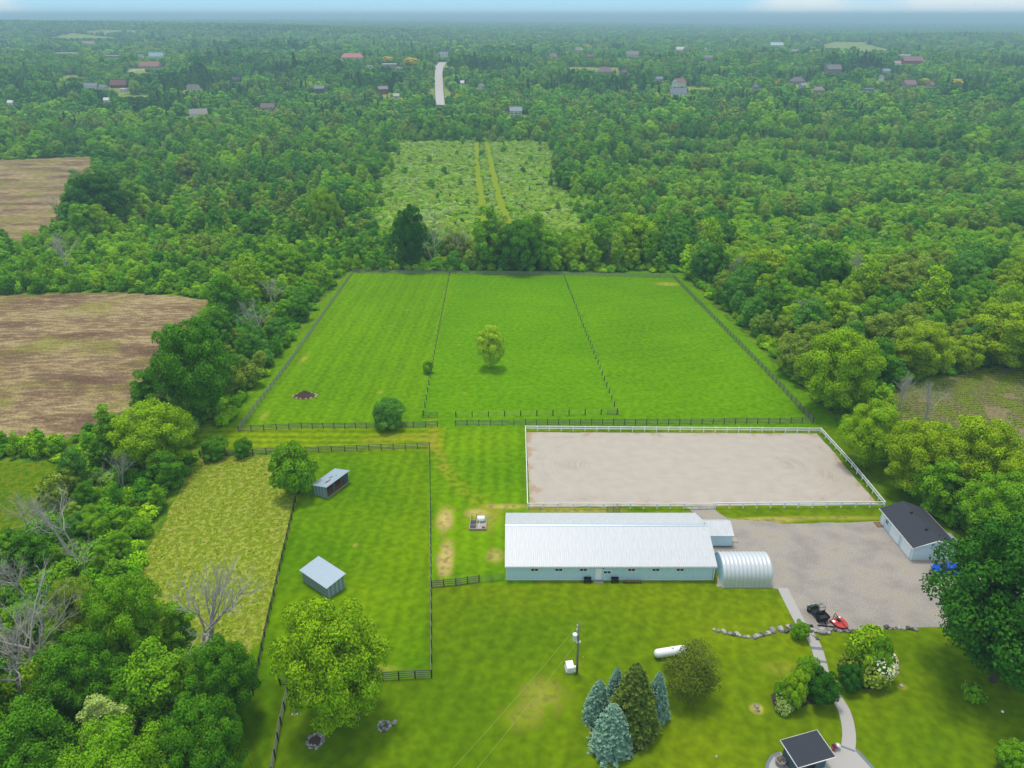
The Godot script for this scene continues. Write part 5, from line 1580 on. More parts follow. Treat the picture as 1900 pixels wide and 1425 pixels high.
	for h in homes:
		house(h[0], h[1], h[2], h[3], h[4], h[5], h[6] if h.size() > 6 else 0.0)
		var plot := []
		for k in 10:
			var a := TAU * k / 10.0
			plot.append(Vector2(h[1].x + cos(a) * (h[2] * 0.8 + 6.0), h[1].z + 14.0 + sin(a) * 30.0))
		plots.append(wobble(plot, 8.0, 5.0, int(h[1].x)))
	# road up the hill and lanes
	ramp_tex("far_road", 0.02, [[0.0, c8(186, 178, 178)], [0.5, c8(204, 198, 198)], [1.0, c8(216, 210, 208)]], 3)
	var rm := ground_mat("road", tex.far_road, Vector3.ONE)
	structure("road", sheet(strip([Vector2(-82.2, -873.41), Vector2(-93.82, -989.48), Vector2(-107.07, -1128.94), Vector2(-118.9, -1270.13), Vector2(-119.09, -1345.15)], [10, 10.5, 11.5, 13, 14]), 0.6, Vector2.ZERO, Vector2(30, 30), 45.0), rm)
	structure("lane", sheet(strip([Vector2(-613.78, -1153.32), Vector2(-612.38, -1173.17), Vector2(-605.9, -1179.95)], [9, 9, 9]), 0.6, Vector2.ZERO, Vector2(30, 30), 60.0), rm)
	structure("lane", sheet(strip([Vector2(-594.33, -1200.72), Vector2(-592.54, -1222.14), Vector2(-579.72, -1229.49)], [9, 9, 9]), 0.6, Vector2.ZERO, Vector2(30, 30), 60.0), rm)
	structure("lane", sheet(strip([Vector2(-463.55, -920.4), Vector2(-448.6, -916.12), Vector2(-432.49, -911.88)], [7, 7, 7]), 0.6, Vector2.ZERO, Vector2(30, 30), 60.0), rm)
	ramp_tex("far_grass", 0.02, [[0.0, c8(120, 142, 60)], [0.5, c8(146, 160, 78)], [1.0, c8(168, 172, 100)]], 3)
	var gm := ground_mat("far grass", tex.far_grass, Vector3.ONE)
	for p in plots:
		structure("house_lawn", sheet(p, 0.4, Vector2.ZERO, Vector2(60, 60), 60.0), gm)
	for f in far_fields:
		structure("meadow", sheet(f, 0.5, Vector2.ZERO, Vector2(120, 120), 120.0), gm)

var far_fields := [
	[Vector2(-1440.54, -2411.75), Vector2(-1493.45, -2689.52), Vector2(-1236.69, -2487.08), Vector2(-1153.58, -2290.26), Vector2(-1247.31, -2278.23)],
	[Vector2(-1509.02, -2735.87), Vector2(-1461.08, -2826.34), Vector2(-1303.71, -2785.07), Vector2(-1210.6, -2579.02), Vector2(-1318.52, -2576.71)],
	[Vector2(849.02, -2217.12), Vector2(1022.96, -2499.61), Vector2(1096.92, -2465.2), Vector2(1009.46, -2098.98), Vector2(829.16, -1733.15), Vector2(739.08, -1637.51), Vector2(817.87, -1949.33)],
	[Vector2(-490.27, -951.44), Vector2(-456.22, -960.67), Vector2(-439.51, -924.72), Vector2(-470.57, -916.12)],
	[Vector2(-601.01, -1214.88), Vector2(-578.86, -1229.5), Vector2(-541.87, -1147.03), Vector2(-550.86, -1121.71)],
	[Vector2(88.17, -1271.45), Vector2(175.36, -1264.09), Vector2(167.16, -1189.66), Vector2(85.34, -1203.51)],
	[Vector2(-116.18, -1310.82), Vector2(-104.66, -1302.57), Vector2(-98.66, -1224.48), Vector2(-107.16, -1224.44)],
	[Vector2(-89.67, -1014.71), Vector2(-82.55, -1014.71), Vector2(-71.77, -907.67), Vector2(-78.77, -899.31)],
	[Vector2(-111.02, -1014.7), Vector2(-102.48, -1014.7), Vector2(-90.63, -890.52), Vector2(-100.37, -899.31)],
	[Vector2(234.3, -1025.35), Vector2(264.49, -1025.37), Vector2(255.77, -989.59), Vector2(225.52, -984.66)],
	[Vector2(-669.92, -1153.16), Vector2(-650.95, -1159.76), Vector2(-616.13, -1097.33), Vector2(-631.09, -1085.54)],
]

# ---------------------------------------------------------------- trees
var kinds := {}
var placed := []
var golds := []
const TINTS := {
	"bright": [168, 206, 10], "yellow green": [176, 202, 14], "mid green": [138, 190, 18], "deep green": [102, 160, 20], "dark green": [68, 126, 22],
	"olive": [158, 180, 54], "blue green": [112, 170, 54], "grey green": [182, 206, 82], "golden": [255, 226, 0], "sage": [192, 212, 116], "spring": [206, 234, 40], "pine olive": [124, 138, 38]}

func tint(n: String) -> Color:
	return Color8(TINTS[n][0], TINTS[n][1], TINTS[n][2])

func leafy(n: String) -> StandardMaterial3D:
	return leaf_mat("leaves " + n, tint(n))

func tree_kinds() -> void:
	kinds.maple = [broadleaf(1, 14, 6.2, 0.12, 150, 380, 0.15, 0.5, 0.18, 0.3), broadleaf(2, 14, 6.0, 0.1, 140, 380, 0.15, 0.58, 0.19, 0.3)]
	kinds.broad = [broadleaf(3, 13, 5.0, 0.08, 70, 260, 0.2, 0.45, 0.25, 0.2), broadleaf(4, 13, 4.8, 0.1, 60, 280, 0.2, 0.55, 0.27, 0.2), broadleaf(5, 13, 4.6, 0.06, 74, 240, 0.2, 0.35, 0.24, 0.22)]
	kinds.ash = [broadleaf(6, 15, 3.8, 0.1, 60, 240, 0.2, 0.4, 0.27, 0.24), broadleaf(7, 15, 3.5, 0.12, 56, 240, 0.2, 0.3, 0.28, 0.26)]
	kinds.poplar = [broadleaf(8, 14, 2.9, 0.16, 26, 130, 0.24, 0.4, 0.42, 0.32, 0.011), broadleaf(9, 13, 3.2, 0.12, 26, 130, 0.24, 0.5, 0.4, 0.35, 0.011)]
	kinds.young = [broadleaf(10, 6, 2.4, 0.06, 20, 170, 0.24, 0.4, 0.42, 0.22), broadleaf(11, 6, 2.2, 0.08, 18, 170, 0.24, 0.5, 0.42, 0.25), broadleaf(12, 6, 2.8, 0.04, 24, 150, 0.24, 0.45, 0.38, 0.25)]
	kinds.bush = [broadleaf(13, 6.6, 3.6, 0.02, 60, 260, 0.17, 0.5, 0.26, 0.14), broadleaf(14, 6.6, 3.4, 0.03, 50, 260, 0.17, 0.5, 0.28, 0.16)]
	kinds.shrub = [broadleaf(15, 2.4, 1.5, 0.02, 12, 90, 0.19, 0.4, 0.45, 0.25), broadleaf(16, 2.2, 1.7, 0.02, 14, 80, 0.2, 0.5, 0.4, 0.3)]
	kinds.spruce = [conifer(17, 14, 3.0, 26, 12, 13, 0.42), conifer(18, 14, 2.7, 24, 11, 13, 0.42)]
	kinds.blue = [conifer(19, 8.6, 2.05, 40, 20, 44, 0.1, 0.6), conifer(20, 8.6, 1.9, 40, 20, 44, 0.1, 0.65)]
	kinds.bigspruce = [conifer(21, 12, 3.1, 42, 22, 46, 0.13, 0.62)]
	kinds.pine = [broadleaf(40, 7, 3.2, 0.05, 46, 260, 0.1, 0.45, 0.3, 0.45, 0.012)]
	kinds.far = [broadleaf(22, 13, 5.6, 0.05, 22, 90, 0.75, 0.5, 0.4), broadleaf(23, 13, 5.0, 0.05, 20, 90, 0.75, 0.4, 0.42), broadleaf(24, 13, 4.4, 0.05, 18, 90, 0.75, 0.3, 0.45)]
	kinds.bare = [bare(31, 12, 2), bare(32, 12, 3), bare(33, 12, 1)]

func big(called: String, label: String, category: String, kind: String, v: int, at: Vector3, h: float, r: float, col: String, group := "", lean := Vector3.ZERO) -> Node3D:
	if kind == "maple":
		r *= 0.88
	placed.append([at.x, at.z, r])
	var list: Array = kinds[kind]
	var bark: Material = mats.bark if kind != "poplar" else mats["pale bark"]
	return tree(called, label, category, list[v % list.size()], at, h, r, fmod(absf(at.x * 7.3 + at.z * 3.1), TAU), leafy(col), bark, group, lean)

func dead(label: String, v: int, at: Vector3, h: float, r: float) -> void:
	var t := thing("dead_tree", label, "dead tree", at, fmod(absf(at.x * 3.7), TAU), "bare dead trees")
	var k := h / 12.0
	part("branches", kinds.bare[v % 3], mats["dead wood"], t, Vector3.ZERO, Basis.from_scale(Vector3(k * 1.2, k * 1.2, k * 1.2)))

func plant_trees() -> void:
	tree_kinds()
	# trees and bushes that stand out one by one
	big("paddock_tree", "lone light green tree standing in the middle green paddock", "tree", "broad", 1, Vector3(-5.51, 0, -167.56), 11.21, 3.45, "spring")
	big("sapling", "small sapling by post line between left and middle paddocks", "tree", "young", 1, Vector3(-20.99, 0, -164.05), 3.5, 1.42, "mid green")
	big("round_bush", "round dull green bush overhanging the dark board fence on lane", "bush", "bush", 0, Vector3(-26.24, 0, -134.73), 6.49, 3.57, "blue green")
	big("round_tree", "dense round tree beside the open fronted run-in shed", "tree", "bush", 1, Vector3(-38.51, 0, -108.69), 9.94, 3.69, "mid green")
	big("hedge_bush", "small dark bush on near side of grass lane fence", "bush", "bush", 1, Vector3(-53.01, 0, -122.29), 3.62, 1.81, "deep green")
	big("hedge_bush", "wider dark bush at the left end of grass lane", "bush", "bush", 0, Vector3(-58.38, 0, -121.86), 4.21, 2.65, "deep green")
	big("maple_tree", "big light green maple with leaning trunk at bottom of mown paddock", "tree", "maple", 0, Vector3(-18.11, 0, -60.44), 17.4, 6.29, "bright", "", Vector3(0.03, 0, 0.2))
	big("maple_tree", "huge dark maple overhanging gravel yard at the right edge", "tree", "maple", 1, Vector3(60.17, 0, -66.09), 22.53, 10.46, "dark green")
	big("maple_tree", "tall dark maple at near corner of brown stubble field", "tree", "maple", 1, Vector3(-66.77, 0, -138.29), 23.23, 8.82, "deep green")
	big("broadleaf_tree", "dark tree with narrow crown left of the tall dark maple", "tree", "ash", 0, Vector3(-78.77, 0, -139.08), 10.9, 3.54, "deep green")
	big("broadleaf_tree", "light green tree in front of tall dark maple near lane end", "tree", "maple", 0, Vector3(-67.14, 0, -117.74), 13.29, 7.75, "bright")
	big("broadleaf_tree", "slim light tree standing at near right corner of stubble field", "tree", "ash", 1, Vector3(-77.27, 0, -121.44), 11.51, 3.07, "mid green")
	big("oak_tree", "dark dense oak behind the far fence left of the wood path", "tree", "maple", 1, Vector3(-38.02, 0, -265.09), 24.06, 6.37, "dark green")
	big("oak_tree", "broad dark oak behind the far fence at its middle", "tree", "maple", 0, Vector3(3.06, 0, -262.73), 18.63, 8.97, "deep green")
	big("oak_tree", "taller lighter tree just left of the broad dark oak", "tree", "ash", 0, Vector3(-9.22, 0, -264.3), 23.03, 5.74, "mid green")
	big("broadleaf_tree", "big bright tree beside near right corner of green paddocks", "tree", "maple", 0, Vector3(71.1, 0, -142.56), 19.14, 8.56, "bright")
	big("broadleaf_tree", "yellow green tree on far edge of the crop field", "tree", "maple", 1, Vector3(100.14, 0, -161.33), 14.35, 7.34, "yellow green")
	big("broadleaf_tree", "large yellow green tree at right end of crop field edge", "tree", "maple", 0, Vector3(126.09, 0, -166.85), 16.9, 10.99, "yellow green")
	big("broadleaf_tree", "small yellow green tree between two larger trees on crop field edge", "tree", "broad", 1, Vector3(113.06, 0, -164.74), 9.39, 3.8, "yellow green")
	big("broadleaf_tree", "yellow green tree beside right arena rail", "tree", "maple", 1, Vector3(67.68, 0, -118.95), 13.48, 5.73, "bright")
	big("broadleaf_tree", "bright yellow green tree between crop field and arena corner", "tree", "maple", 0, Vector3(71.88, 0, -108.86), 13.86, 6.31, "yellow green")
	big("broadleaf_tree", "wide yellow green tree right of arena corner tree", "tree", "maple", 1, Vector3(80.07, 0, -106.25), 16.52, 7.15, "yellow green")
	big("broadleaf_tree", "yellow green tree at right edge below the crop field", "tree", "maple", 0, Vector3(82.97, 0, -97.45), 14.8, 6.69, "yellow green")
	big("broadleaf_tree", "deep green tree directly behind the garage roof", "tree", "broad", 2, Vector3(72.08, 0, -102.91), 10.16, 3.72, "mid green")
	big("broadleaf_tree", "shady green tree right of garage behind the huge maple", "tree", "maple", 1, Vector3(76.72, 0, -93.81), 13.08, 6.07, "mid green")
	big("broadleaf_tree", "mid green tree just left of the dead twin trunk", "tree", "maple", 0, Vector3(-47.33, 0, -68.01), 14.56, 4.82, "mid green")
	big("broadleaf_tree", "rounded olive tree in lower left woods near left edge", "tree", "maple", 1, Vector3(-56.54, 0, -72.67), 10.33, 3.6, "olive")
	big("broadleaf_tree", "deep green tree in the middle of lower left woods", "tree", "maple", 1, Vector3(-49.01, 0, -60.59), 12.41, 4.77, "deep green")
	big("broadleaf_tree", "mid green tree between lower left woods and dead twin trunk", "tree", "broad", 0, Vector3(-39.77, 0, -59.84), 11.58, 4.1, "mid green")
	big("broadleaf_tree", "deep green tree below the dead twin trunk at lower left", "tree", "maple", 0, Vector3(-33.1, 0, -60.59), 11.63, 4.14, "deep green")
	big("broadleaf_tree", "deep green tree at bottom left corner of picture", "tree", "maple", 1, Vector3(-49.81, 0, -50.43), 12.47, 5.66, "deep green")
	big("broadleaf_tree", "lighter green tree at bottom edge in lower left woods", "tree", "maple", 0, Vector3(-38.21, 0, -47.52), 13, 5.46, "mid green")
	big("broadleaf_tree", "grey green willow in the lower left woods near bottom", "tree", "ash", 1, Vector3(-44.21, 0, -55.55), 9, 2.71, "sage")
	big("broadleaf_tree", "dark tree beside mown strip at bottom left", "tree", "maple", 0, Vector3(-31.59, 0, -51.65), 12.55, 4.31, "deep green")
	big("broadleaf_tree", "round bright tree in thicket left of paddocks", "tree", "maple", 0, Vector3(-83.98, 0, -320.78), 21.43, 7.57, "bright")
	big("broadleaf_tree", "round deep green bushy tree alone in left thicket", "tree", "bush", 0, Vector3(-115.97, 0, -323.04), 10.44, 7.13, "deep green")
	big("broadleaf_tree", "tall dark tree at the corner of far stubble field", "tree", "maple", 1, Vector3(-196.86, 0, -344.74), 25.2, 14.34, "dark green")
	# spruces on the front lawn
	big("blue_spruce", "blue spruce at left of the spruce clump", "spruce", "blue", 0, Vector3(10.04, 0, -60.44), 6.48, 1.78, "sage", "blue spruces on the lawn")
	big("blue_spruce", "slim blue spruce at back left of the spruce clump", "spruce", "blue", 1, Vector3(12.35, 0, -62.54), 6.22, 1.43, "sage", "blue spruces on the lawn")
	big("blue_spruce", "front blue spruce, nearest and largest of the clump", "spruce", "blue", 0, Vector3(11.05, 0, -56.37), 7.3, 2.49, "sage", "blue spruces on the lawn")
	big("blue_spruce", "blue spruce at right of the spruce clump", "spruce", "blue", 1, Vector3(16.83, 0, -60.74), 7.47, 1.72, "sage", "blue spruces on the lawn")
	big("dark_spruce", "big olive green spruce in middle of the blue spruces", "spruce", "bigspruce", 0, Vector3(13.75, 0, -58.95), 10.75, 3.25, "olive")
	for n in get_children():
		if n.name.begins_with("blue_spruce"):
			n.get_node("crown").material_override = leaf_mat("blue needles", c8(156, 200, 172), 0.2)
		elif n.name.begins_with("dark_spruce"):
			n.get_node("crown").material_override = leaf_mat("olive needles", c8(122, 146, 52), 0.2)
	big("feathery_pine", "feathery olive pine in front of the white propane tank", "pine", "pine", 0, Vector3(21.73, 0, -63.75), 7.77, 3.29, "pine olive")
	# garden shrubs
	big("clipped_shrub", "clipped round shrub at end of the stone wall", "shrub", "bush", 0, Vector3(38.53, 0, -73.26), 2.8, 1.12, "mid green")
	big("garden_shrub", "leafy green shrub left of walkway behind dark yews", "shrub", "bush", 1, Vector3(36.02, 0, -64.99), 4.67, 1.67, "mid green")
	big("garden_shrub", "bright green shrub at left end of mulch bed", "shrub", "bush", 0, Vector3(33.64, 0, -62.46), 5.37, 1.56, "bright")
	big("yew_shrub", "dark clipped yew left of walkway beside mulch bed", "shrub", "bush", 1, Vector3(37.31, 0, -62.7), 4.79, 1.76, "dark green")
	big("yew_shrub", "dark round yew right of the walkway bend", "shrub", "bush", 0, Vector3(41.48, 0, -64.82), 3.98, 1.46, "dark green")
	big("garden_shrub", "airy light green shrub beside stone edging", "shrub", "young", 2, Vector3(44.74, 0, -68.36), 6.94, 2.42, "bright")
	big("garden_shrub", "olive shrub between light shrub and dark round yew", "shrub", "shrub", 1, Vector3(42.33, 0, -66.95), 2.7, 1.36, "olive")
	big("garden_shrub", "low brownish shrub right of the dark round yew", "shrub", "shrub", 0, Vector3(44.27, 0, -65.24), 2.85, 1.81, "olive")
	var dg := big("dogwood_shrub", "shrub covered with cream white blossoms on right lawn", "shrub", "bush", 1, Vector3(45.75, 0, -66.69), 6.1, 1.56, "mid green")
	blossoms(dg, 2.2, 4.6, 300, 3)
	var dg2 := big("dogwood_shrub", "small shrub with few cream blossoms at left end of mulch bed", "shrub", "young", 0, Vector3(32.44, 0, -62.94), 3.33, 0.98, "mid green")
	blossoms(dg2, 1.0, 2.4, 50, 4)
	big("hosta_clump", "pale spreading hosta at front of the mulch bed", "plant", "shrub", 1, Vector3(32.23, 0, -61.21), 1.58, 0.96, "sage")
	big("garden_shrub", "round green bush at the lower right corner", "shrub", "bush", 0, Vector3(54.16, 0, -53.88), 4.08, 1.65, "mid green")
	big("garden_shrub", "wispy low shrub on the right lawn under huge maple", "shrub", "shrub", 0, Vector3(55.71, 0, -63.1), 2.3, 1.31, "mid green")
	# bare dead trees
	var bares := [
		["tall bare twin trunk standing between yellow pasture and lower left woods", 1, Vector3(-38.66, 0, -68.72), 15.42, 3.12],
		["bare grey tree at left edge of lower left woods", 0, Vector3(-56.99, 0, -61.36), 16.3, 3.53],
		["bare twiggy tree between olive tree and left dead tree", 1, Vector3(-56.6, 0, -65.41), 11.14, 2.68],
		["bare leaning tree at far left of lower left woods", 0, Vector3(-63.41, 0, -67.12), 10.43, 2.73],
		["bare thin tree above the olive tree at left", 2, Vector3(-63.13, 0, -84.04), 8.24, 2],
		["bare broken tree at left edge below pale hayfield", 1, Vector3(-68.77, 0, -79.98), 9.6, 3.47],
		["bare grey spreading tree in hedgerow above the yellow pasture", 1, Vector3(-68.33, 0, -89.71), 11.09, 3.35],
		["pale bare tree at near corner of hayfield", 0, Vector3(-78.77, 0, -96.71), 7.82, 2.66],
		["short bare tree in hedgerow near the lane", 1, Vector3(-70.83, 0, -110.66), 7.53, 2.26],
		["small bare tree just left of short bare tree in hedgerow", 2, Vector3(-73.63, 0, -108.86), 5.05, 2.43],
		["bare grey tree among bushes above the stubble field", 1, Vector3(-164.94, 0, -258.11), 13.68, 6.02],
		["bare pale trunk in hedgerow beside left paddock fence", 0, Vector3(-74.28, 0, -212.22), 10.41, 3.38],
		["bare double tree in hedgerow at edge of stubble field", 1, Vector3(-80.53, 0, -201.95), 9.21, 3.23],
		["thin bare tree at edge of far stubble field", 2, Vector3(-215.88, 0, -338.45), 16.79, 3.85],
		["bare tree in the thicket beside the far fence", 0, Vector3(-30.37, 0, -270.76), 18.07, 2.72],
		["slim bare tree left of the broad oak behind far fence", 2, Vector3(-20.94, 0, -270.76), 13.38, 2.51],
		["pale bare tree behind far fence to the right of oak", 0, Vector3(36.66, 0, -269.12), 12.09, 2.71],
		["small pale bare tree near right end of far fence", 1, Vector3(41.73, 0, -275.79), 11.5, 2.56],
		["grey bare bushy tree at near left corner of crop field", 1, Vector3(86.43, 0, -143.11), 7.65, 3.02],
		["grey bare bush on edge of the crop field", 1, Vector3(88.3, 0, -135.23), 8.87, 3.23],
		["bare tree in woods right of paddocks", 1, Vector3(85.33, 0, -192.51), 10.01, 3.1],
		["bare pale tree at edge of right woods above fence", 0, Vector3(75.91, 0, -235.74), 11.64, 3.7],
		["bare brownish tree in right woods", 1, Vector3(124.51, 0, -249.3), 9.84, 3.89],
		["leafless tree in marsh right of the wood", 2, Vector3(134.27, 0, -320.78), 9.67, 2.93],
		["bare trunk in hedgerow behind tall dark maple", 0, Vector3(-70.08, 0, -183.8), 12.42, 2.68],
	]
	for b in bares:
		placed.append([b[2].x, b[2].z + 1.5, 4.5])
		dead(b[0], b[1], b[2], b[3], b[4])
	# golden trees in the village
	for y in [["left of the long workshop", Vector3(-211.22, 76.82, -1326.96), 11.67, 11.02], ["right of the long workshop", Vector3(-164.76, 71.73, -1277.76), 14.48, 12.4], ["right of the road near its foot", Vector3(-64.72, 33.78, -907.67), 5.94, 3.84], ["beside the brown hip roofed house", Vector3(117.88, 93.6, -1693.13), 7.4, 7], ["among the upper central houses", Vector3(197.32, 113.03, -2008.43), 9.97, 9.66], ["tall and narrow beside purple brown roof", Vector3(356.81, 46.33, -1030.75), 10.62, 3.25], ["left of the brown gabled house", Vector3(562.98, 48.55, -1052.76), 6.1, 5.53], ["standing alone near the right edge", Vector3(603.45, 47.98, -1047.25), 6.74, 8.8]]:
		big("golden_tree", "golden yellow tree %s" % y[0], "tree", "far", 0, y[1], maxf(y[2], 9.0), maxf(y[3], 4.0), "golden", "golden trees in the village")
		golds.append([y[1], maxf(y[3], 4.0)])
	scatter()

func blossoms(t: Node3D, rad: float, h: float, n: int, sd: int) -> void:
	rng.seed = 600 + sd
	var pos := PackedVector3Array()
	var nr := PackedVector3Array()
	var sz := PackedFloat32Array()
	var cl := PackedColorArray()
	for i in n:
		var d := (rand_dir() + Vector3(0.5, 0.5, 0.5)).normalized()
		pos.append(Vector3(d.x * rad * 1.0, h * 0.5 + d.y * h * 0.46, d.z * rad * 1.0))
		nr.append((d + rand_dir() * 0.4).normalized())
		sz.append(rng.randf_range(0.12, 0.26))
		cl.append(Color(1, 1, 1))
	part("blossom", leaf_mesh(pos, nr, sz, cl), leaf_mat("blossom", c8(244, 240, 196)), t)

func near_poly(p: Vector2, polys: Array) -> bool:
	for q in polys:
		if q[0].has_point(p) and Geometry2D.is_point_in_polygon(p, q[1]):
			return true
	return false

func grown(outline: Array, by: float) -> Array:
	var pv := PackedVector2Array(outline)
	if Geometry2D.is_polygon_clockwise(pv):
		pv.reverse()
	if by != 0.0:
		var o := Geometry2D.offset_polygon(pv, by)
		pv = o[0]
	var bb := Rect2(pv[0], Vector2.ZERO)
	for p in pv:
		bb = bb.expand(p)
	return [bb, pv]

# where a line of sight from the air to a house, road or field stays open, only low growth stands before it
func open_height(x: float, z: float, views: Array) -> float:
	var d := -z
	var best := 99.0
	for v in views:
		var dh: float = -v[0].z
		if d < dh and dh - d < v[2]:
			var f := d / dh
			if absf(x - v[0].x * f) < v[1] * f:
				var line: float = 70.0 + (v[0].y + v[3] - 70.0) * f
				best = minf(best, line - land(x, z))
		elif absf(d - dh) < 9.0 and absf(x - v[0].x) < v[1]:
			best = 0.0
	return best

func scatter() -> void:
	var farm := [Vector2(-62.5, -260.5), Vector2(62.5, -258.5), Vector2(66.5, -200), Vector2(69.5, -140), Vector2(70.5, -104), Vector2(74, -90), Vector2(130, -88), Vector2(130, -30), Vector2(-29, -30), Vector2(-33, -64), Vector2(-37, -84), Vector2(-44, -124), Vector2(-64, -124.8), Vector2(-66, -130), Vector2(-60.5, -134)]
	var out := [
		grown(farm, 1.0),
		grown([Vector2(-183.45, -230.68), Vector2(-137.86, -233.82), Vector2(-112.35, -230.06), Vector2(-97.13, -223.44), Vector2(-88.57, -214.38), Vector2(-85.7, -201.95), Vector2(-83.37, -179.7), Vector2(-80, -154.84), Vector2(-76.18, -135.23), Vector2(-80.44, -129.89), Vector2(-94.96, -129.89), Vector2(-112.35, -129.19)], 0.6),
		grown([Vector2(-410.88, -557.7), Vector2(-358.3, -572.18), Vector2(-323.51, -582.22), Vector2(-294.72, -522.23), Vector2(-256.63, -431.29), Vector2(-222.82, -351.24), Vector2(-209.65, -301.69), Vector2(-231.92, -320.78), Vector2(-254.69, -332.36)], 1.0),
		grown([Vector2(-61.52, -122.29), Vector2(-42.6, -123.14), Vector2(-38.13, -106.25), Vector2(-35.66, -88.4), Vector2(-33.24, -73.45), Vector2(-35.89, -70.28), Vector2(-44.24, -71.7), Vector2(-53.31, -80.54), Vector2(-57.02, -89.71), Vector2(-58.81, -101.31), Vector2(-60.69, -113.45)], 0.5),
		grown([Vector2(-107.84, -119.77), Vector2(-83.3, -118.95), Vector2(-81.08, -107.98), Vector2(-79.87, -98.2), Vector2(-78.84, -91.05), Vector2(-82.68, -83.44)], 0.5),
		grown([Vector2(87.66, -149.37), Vector2(96.78, -157.38), Vector2(108.15, -161.33), Vector2(134.34, -172.69), Vector2(150.68, -177.7), Vector2(95.57, -101.31), Vector2(97.86, -117.33), Vector2(96.08, -128.04), Vector2(89.83, -132.76), Vector2(80.73, -132.76)], 1.0)]
	var tracks := [grown(strip([Vector2(-31.2, -655), Vector2(-26.44, -557.7), Vector2(-21.45, -476.25), Vector2(-15.51, -390.67), Vector2(-12.61, -332.36)], [6, 6, 6, 6, 6]), 0.0), grown(strip([Vector2(-22.22, -655), Vector2(-16.27, -557.7), Vector2(-9.86, -459.23), Vector2(-3.33, -369.26), Vector2(0, -320.78)], [6, 6, 6, 6, 6]), 0.0)]
	var glade := [grown(wobble([Vector2(-101.64, -655), Vector2(30.26, -655), Vector2(34.57, -494.46), Vector2(33.74, -357.98), Vector2(26.03, -309.92), Vector2(-20.78, -301.69), Vector2(-63.47, -320.78), Vector2(-81.91, -441.18), Vector2(-90.03, -535.03)], 8.0, 16.0, 44), 0.0)]
	var marsh := [grown([Vector2(109.49, -659.95), Vector2(261.81, -659.95), Vector2(386.47, -557.7), Vector2(290.98, -372.19), Vector2(184.82, -249.3), Vector2(100.61, -232.56), Vector2(75.83, -264.3), Vector2(78.34, -372.19), Vector2(72.78, -494.46)], 0.0)]
	var thicket := [grown([Vector2(-228.52, -476.25), Vector2(-126.56, -476.25), Vector2(-69.08, -290.08), Vector2(-92.21, -245.78), Vector2(-165.84, -260.4), Vector2(-195.85, -372.19)], 0.0)]
	var fields := []
	for f in far_fields + plots:
		fields.append(grown(f, 0.0))
	var views := []
	for h in homes:
		views.append([h[1] + Vector3(0, 0, 0), h[2] / 2.0 + 6.0, 150.0 if -h[1].z < 1300.0 else 420.0, 0.6])
	for q in golds:
		views.append([q[0], q[1], 150.0 if -q[0].z < 1300.0 else 420.0, 1.0])
	var line := [Vector2(-82.2, -873.41), Vector2(-93.82, -989.48), Vector2(-107.07, -1128.94), Vector2(-118.9, -1270.13), Vector2(-119.09, -1345.15)]
	for i in line.size() - 1:
		for k in 12:
			var p: Vector2 = line[i].lerp(line[i + 1], k / 12.0)
			views.append([Vector3(p.x, land(p.x, p.y), p.y), 9.5, 130.0, 0.2])
	for f in far_fields:
		var c := Vector2.ZERO
		var lo := 1e9
		var hi := -1e9
		for p in f:
			c += p / f.size()
			lo = minf(lo, p.x)
			hi = maxf(hi, p.x)
		views.append([Vector3(c.x, land(c.x, c.y), c.y), (hi - lo) * 0.45, 150.0 if -c.y < 1300.0 else 700.0, 0.5])

	var groves := []
	var spots2 := [Vector2(-465.39, -1291.73), Vector2(-315.25, -1160.75), Vector2(-540.61, -1744.7), Vector2(-11.08, -1605.19), Vector2(-42.78, -1232.17), Vector2(-648.69, -1040.72), Vector2(-520.91, -899.31), Vector2(-451.96, -1040.88), Vector2(123.98, -1041.35), Vector2(548.96, -1235.22), Vector2(571.73, -899.31), Vector2(-177.91, -1014.66), Vector2(-415.71, -837.1)]
	for i in spots2.size():
		groves.append([spots2[i], [60.0, 70.0, 110.0, 60.0, 60.0, 70.0, 50.0, 70.0, 60.0, 70.0, 60.0, 45.0, 45.0][i]])
	var r := RandomNumberGenerator.new()
	r.seed = 77
	var mix := FastNoiseLite.new()
	mix.seed = 12
	mix.frequency = 0.014
	var mix2 := FastNoiseLite.new()
	mix2.seed = 19
	mix2.frequency = 0.004
	var all := []          # [kind, variant, position, height, radius, tint, zone]
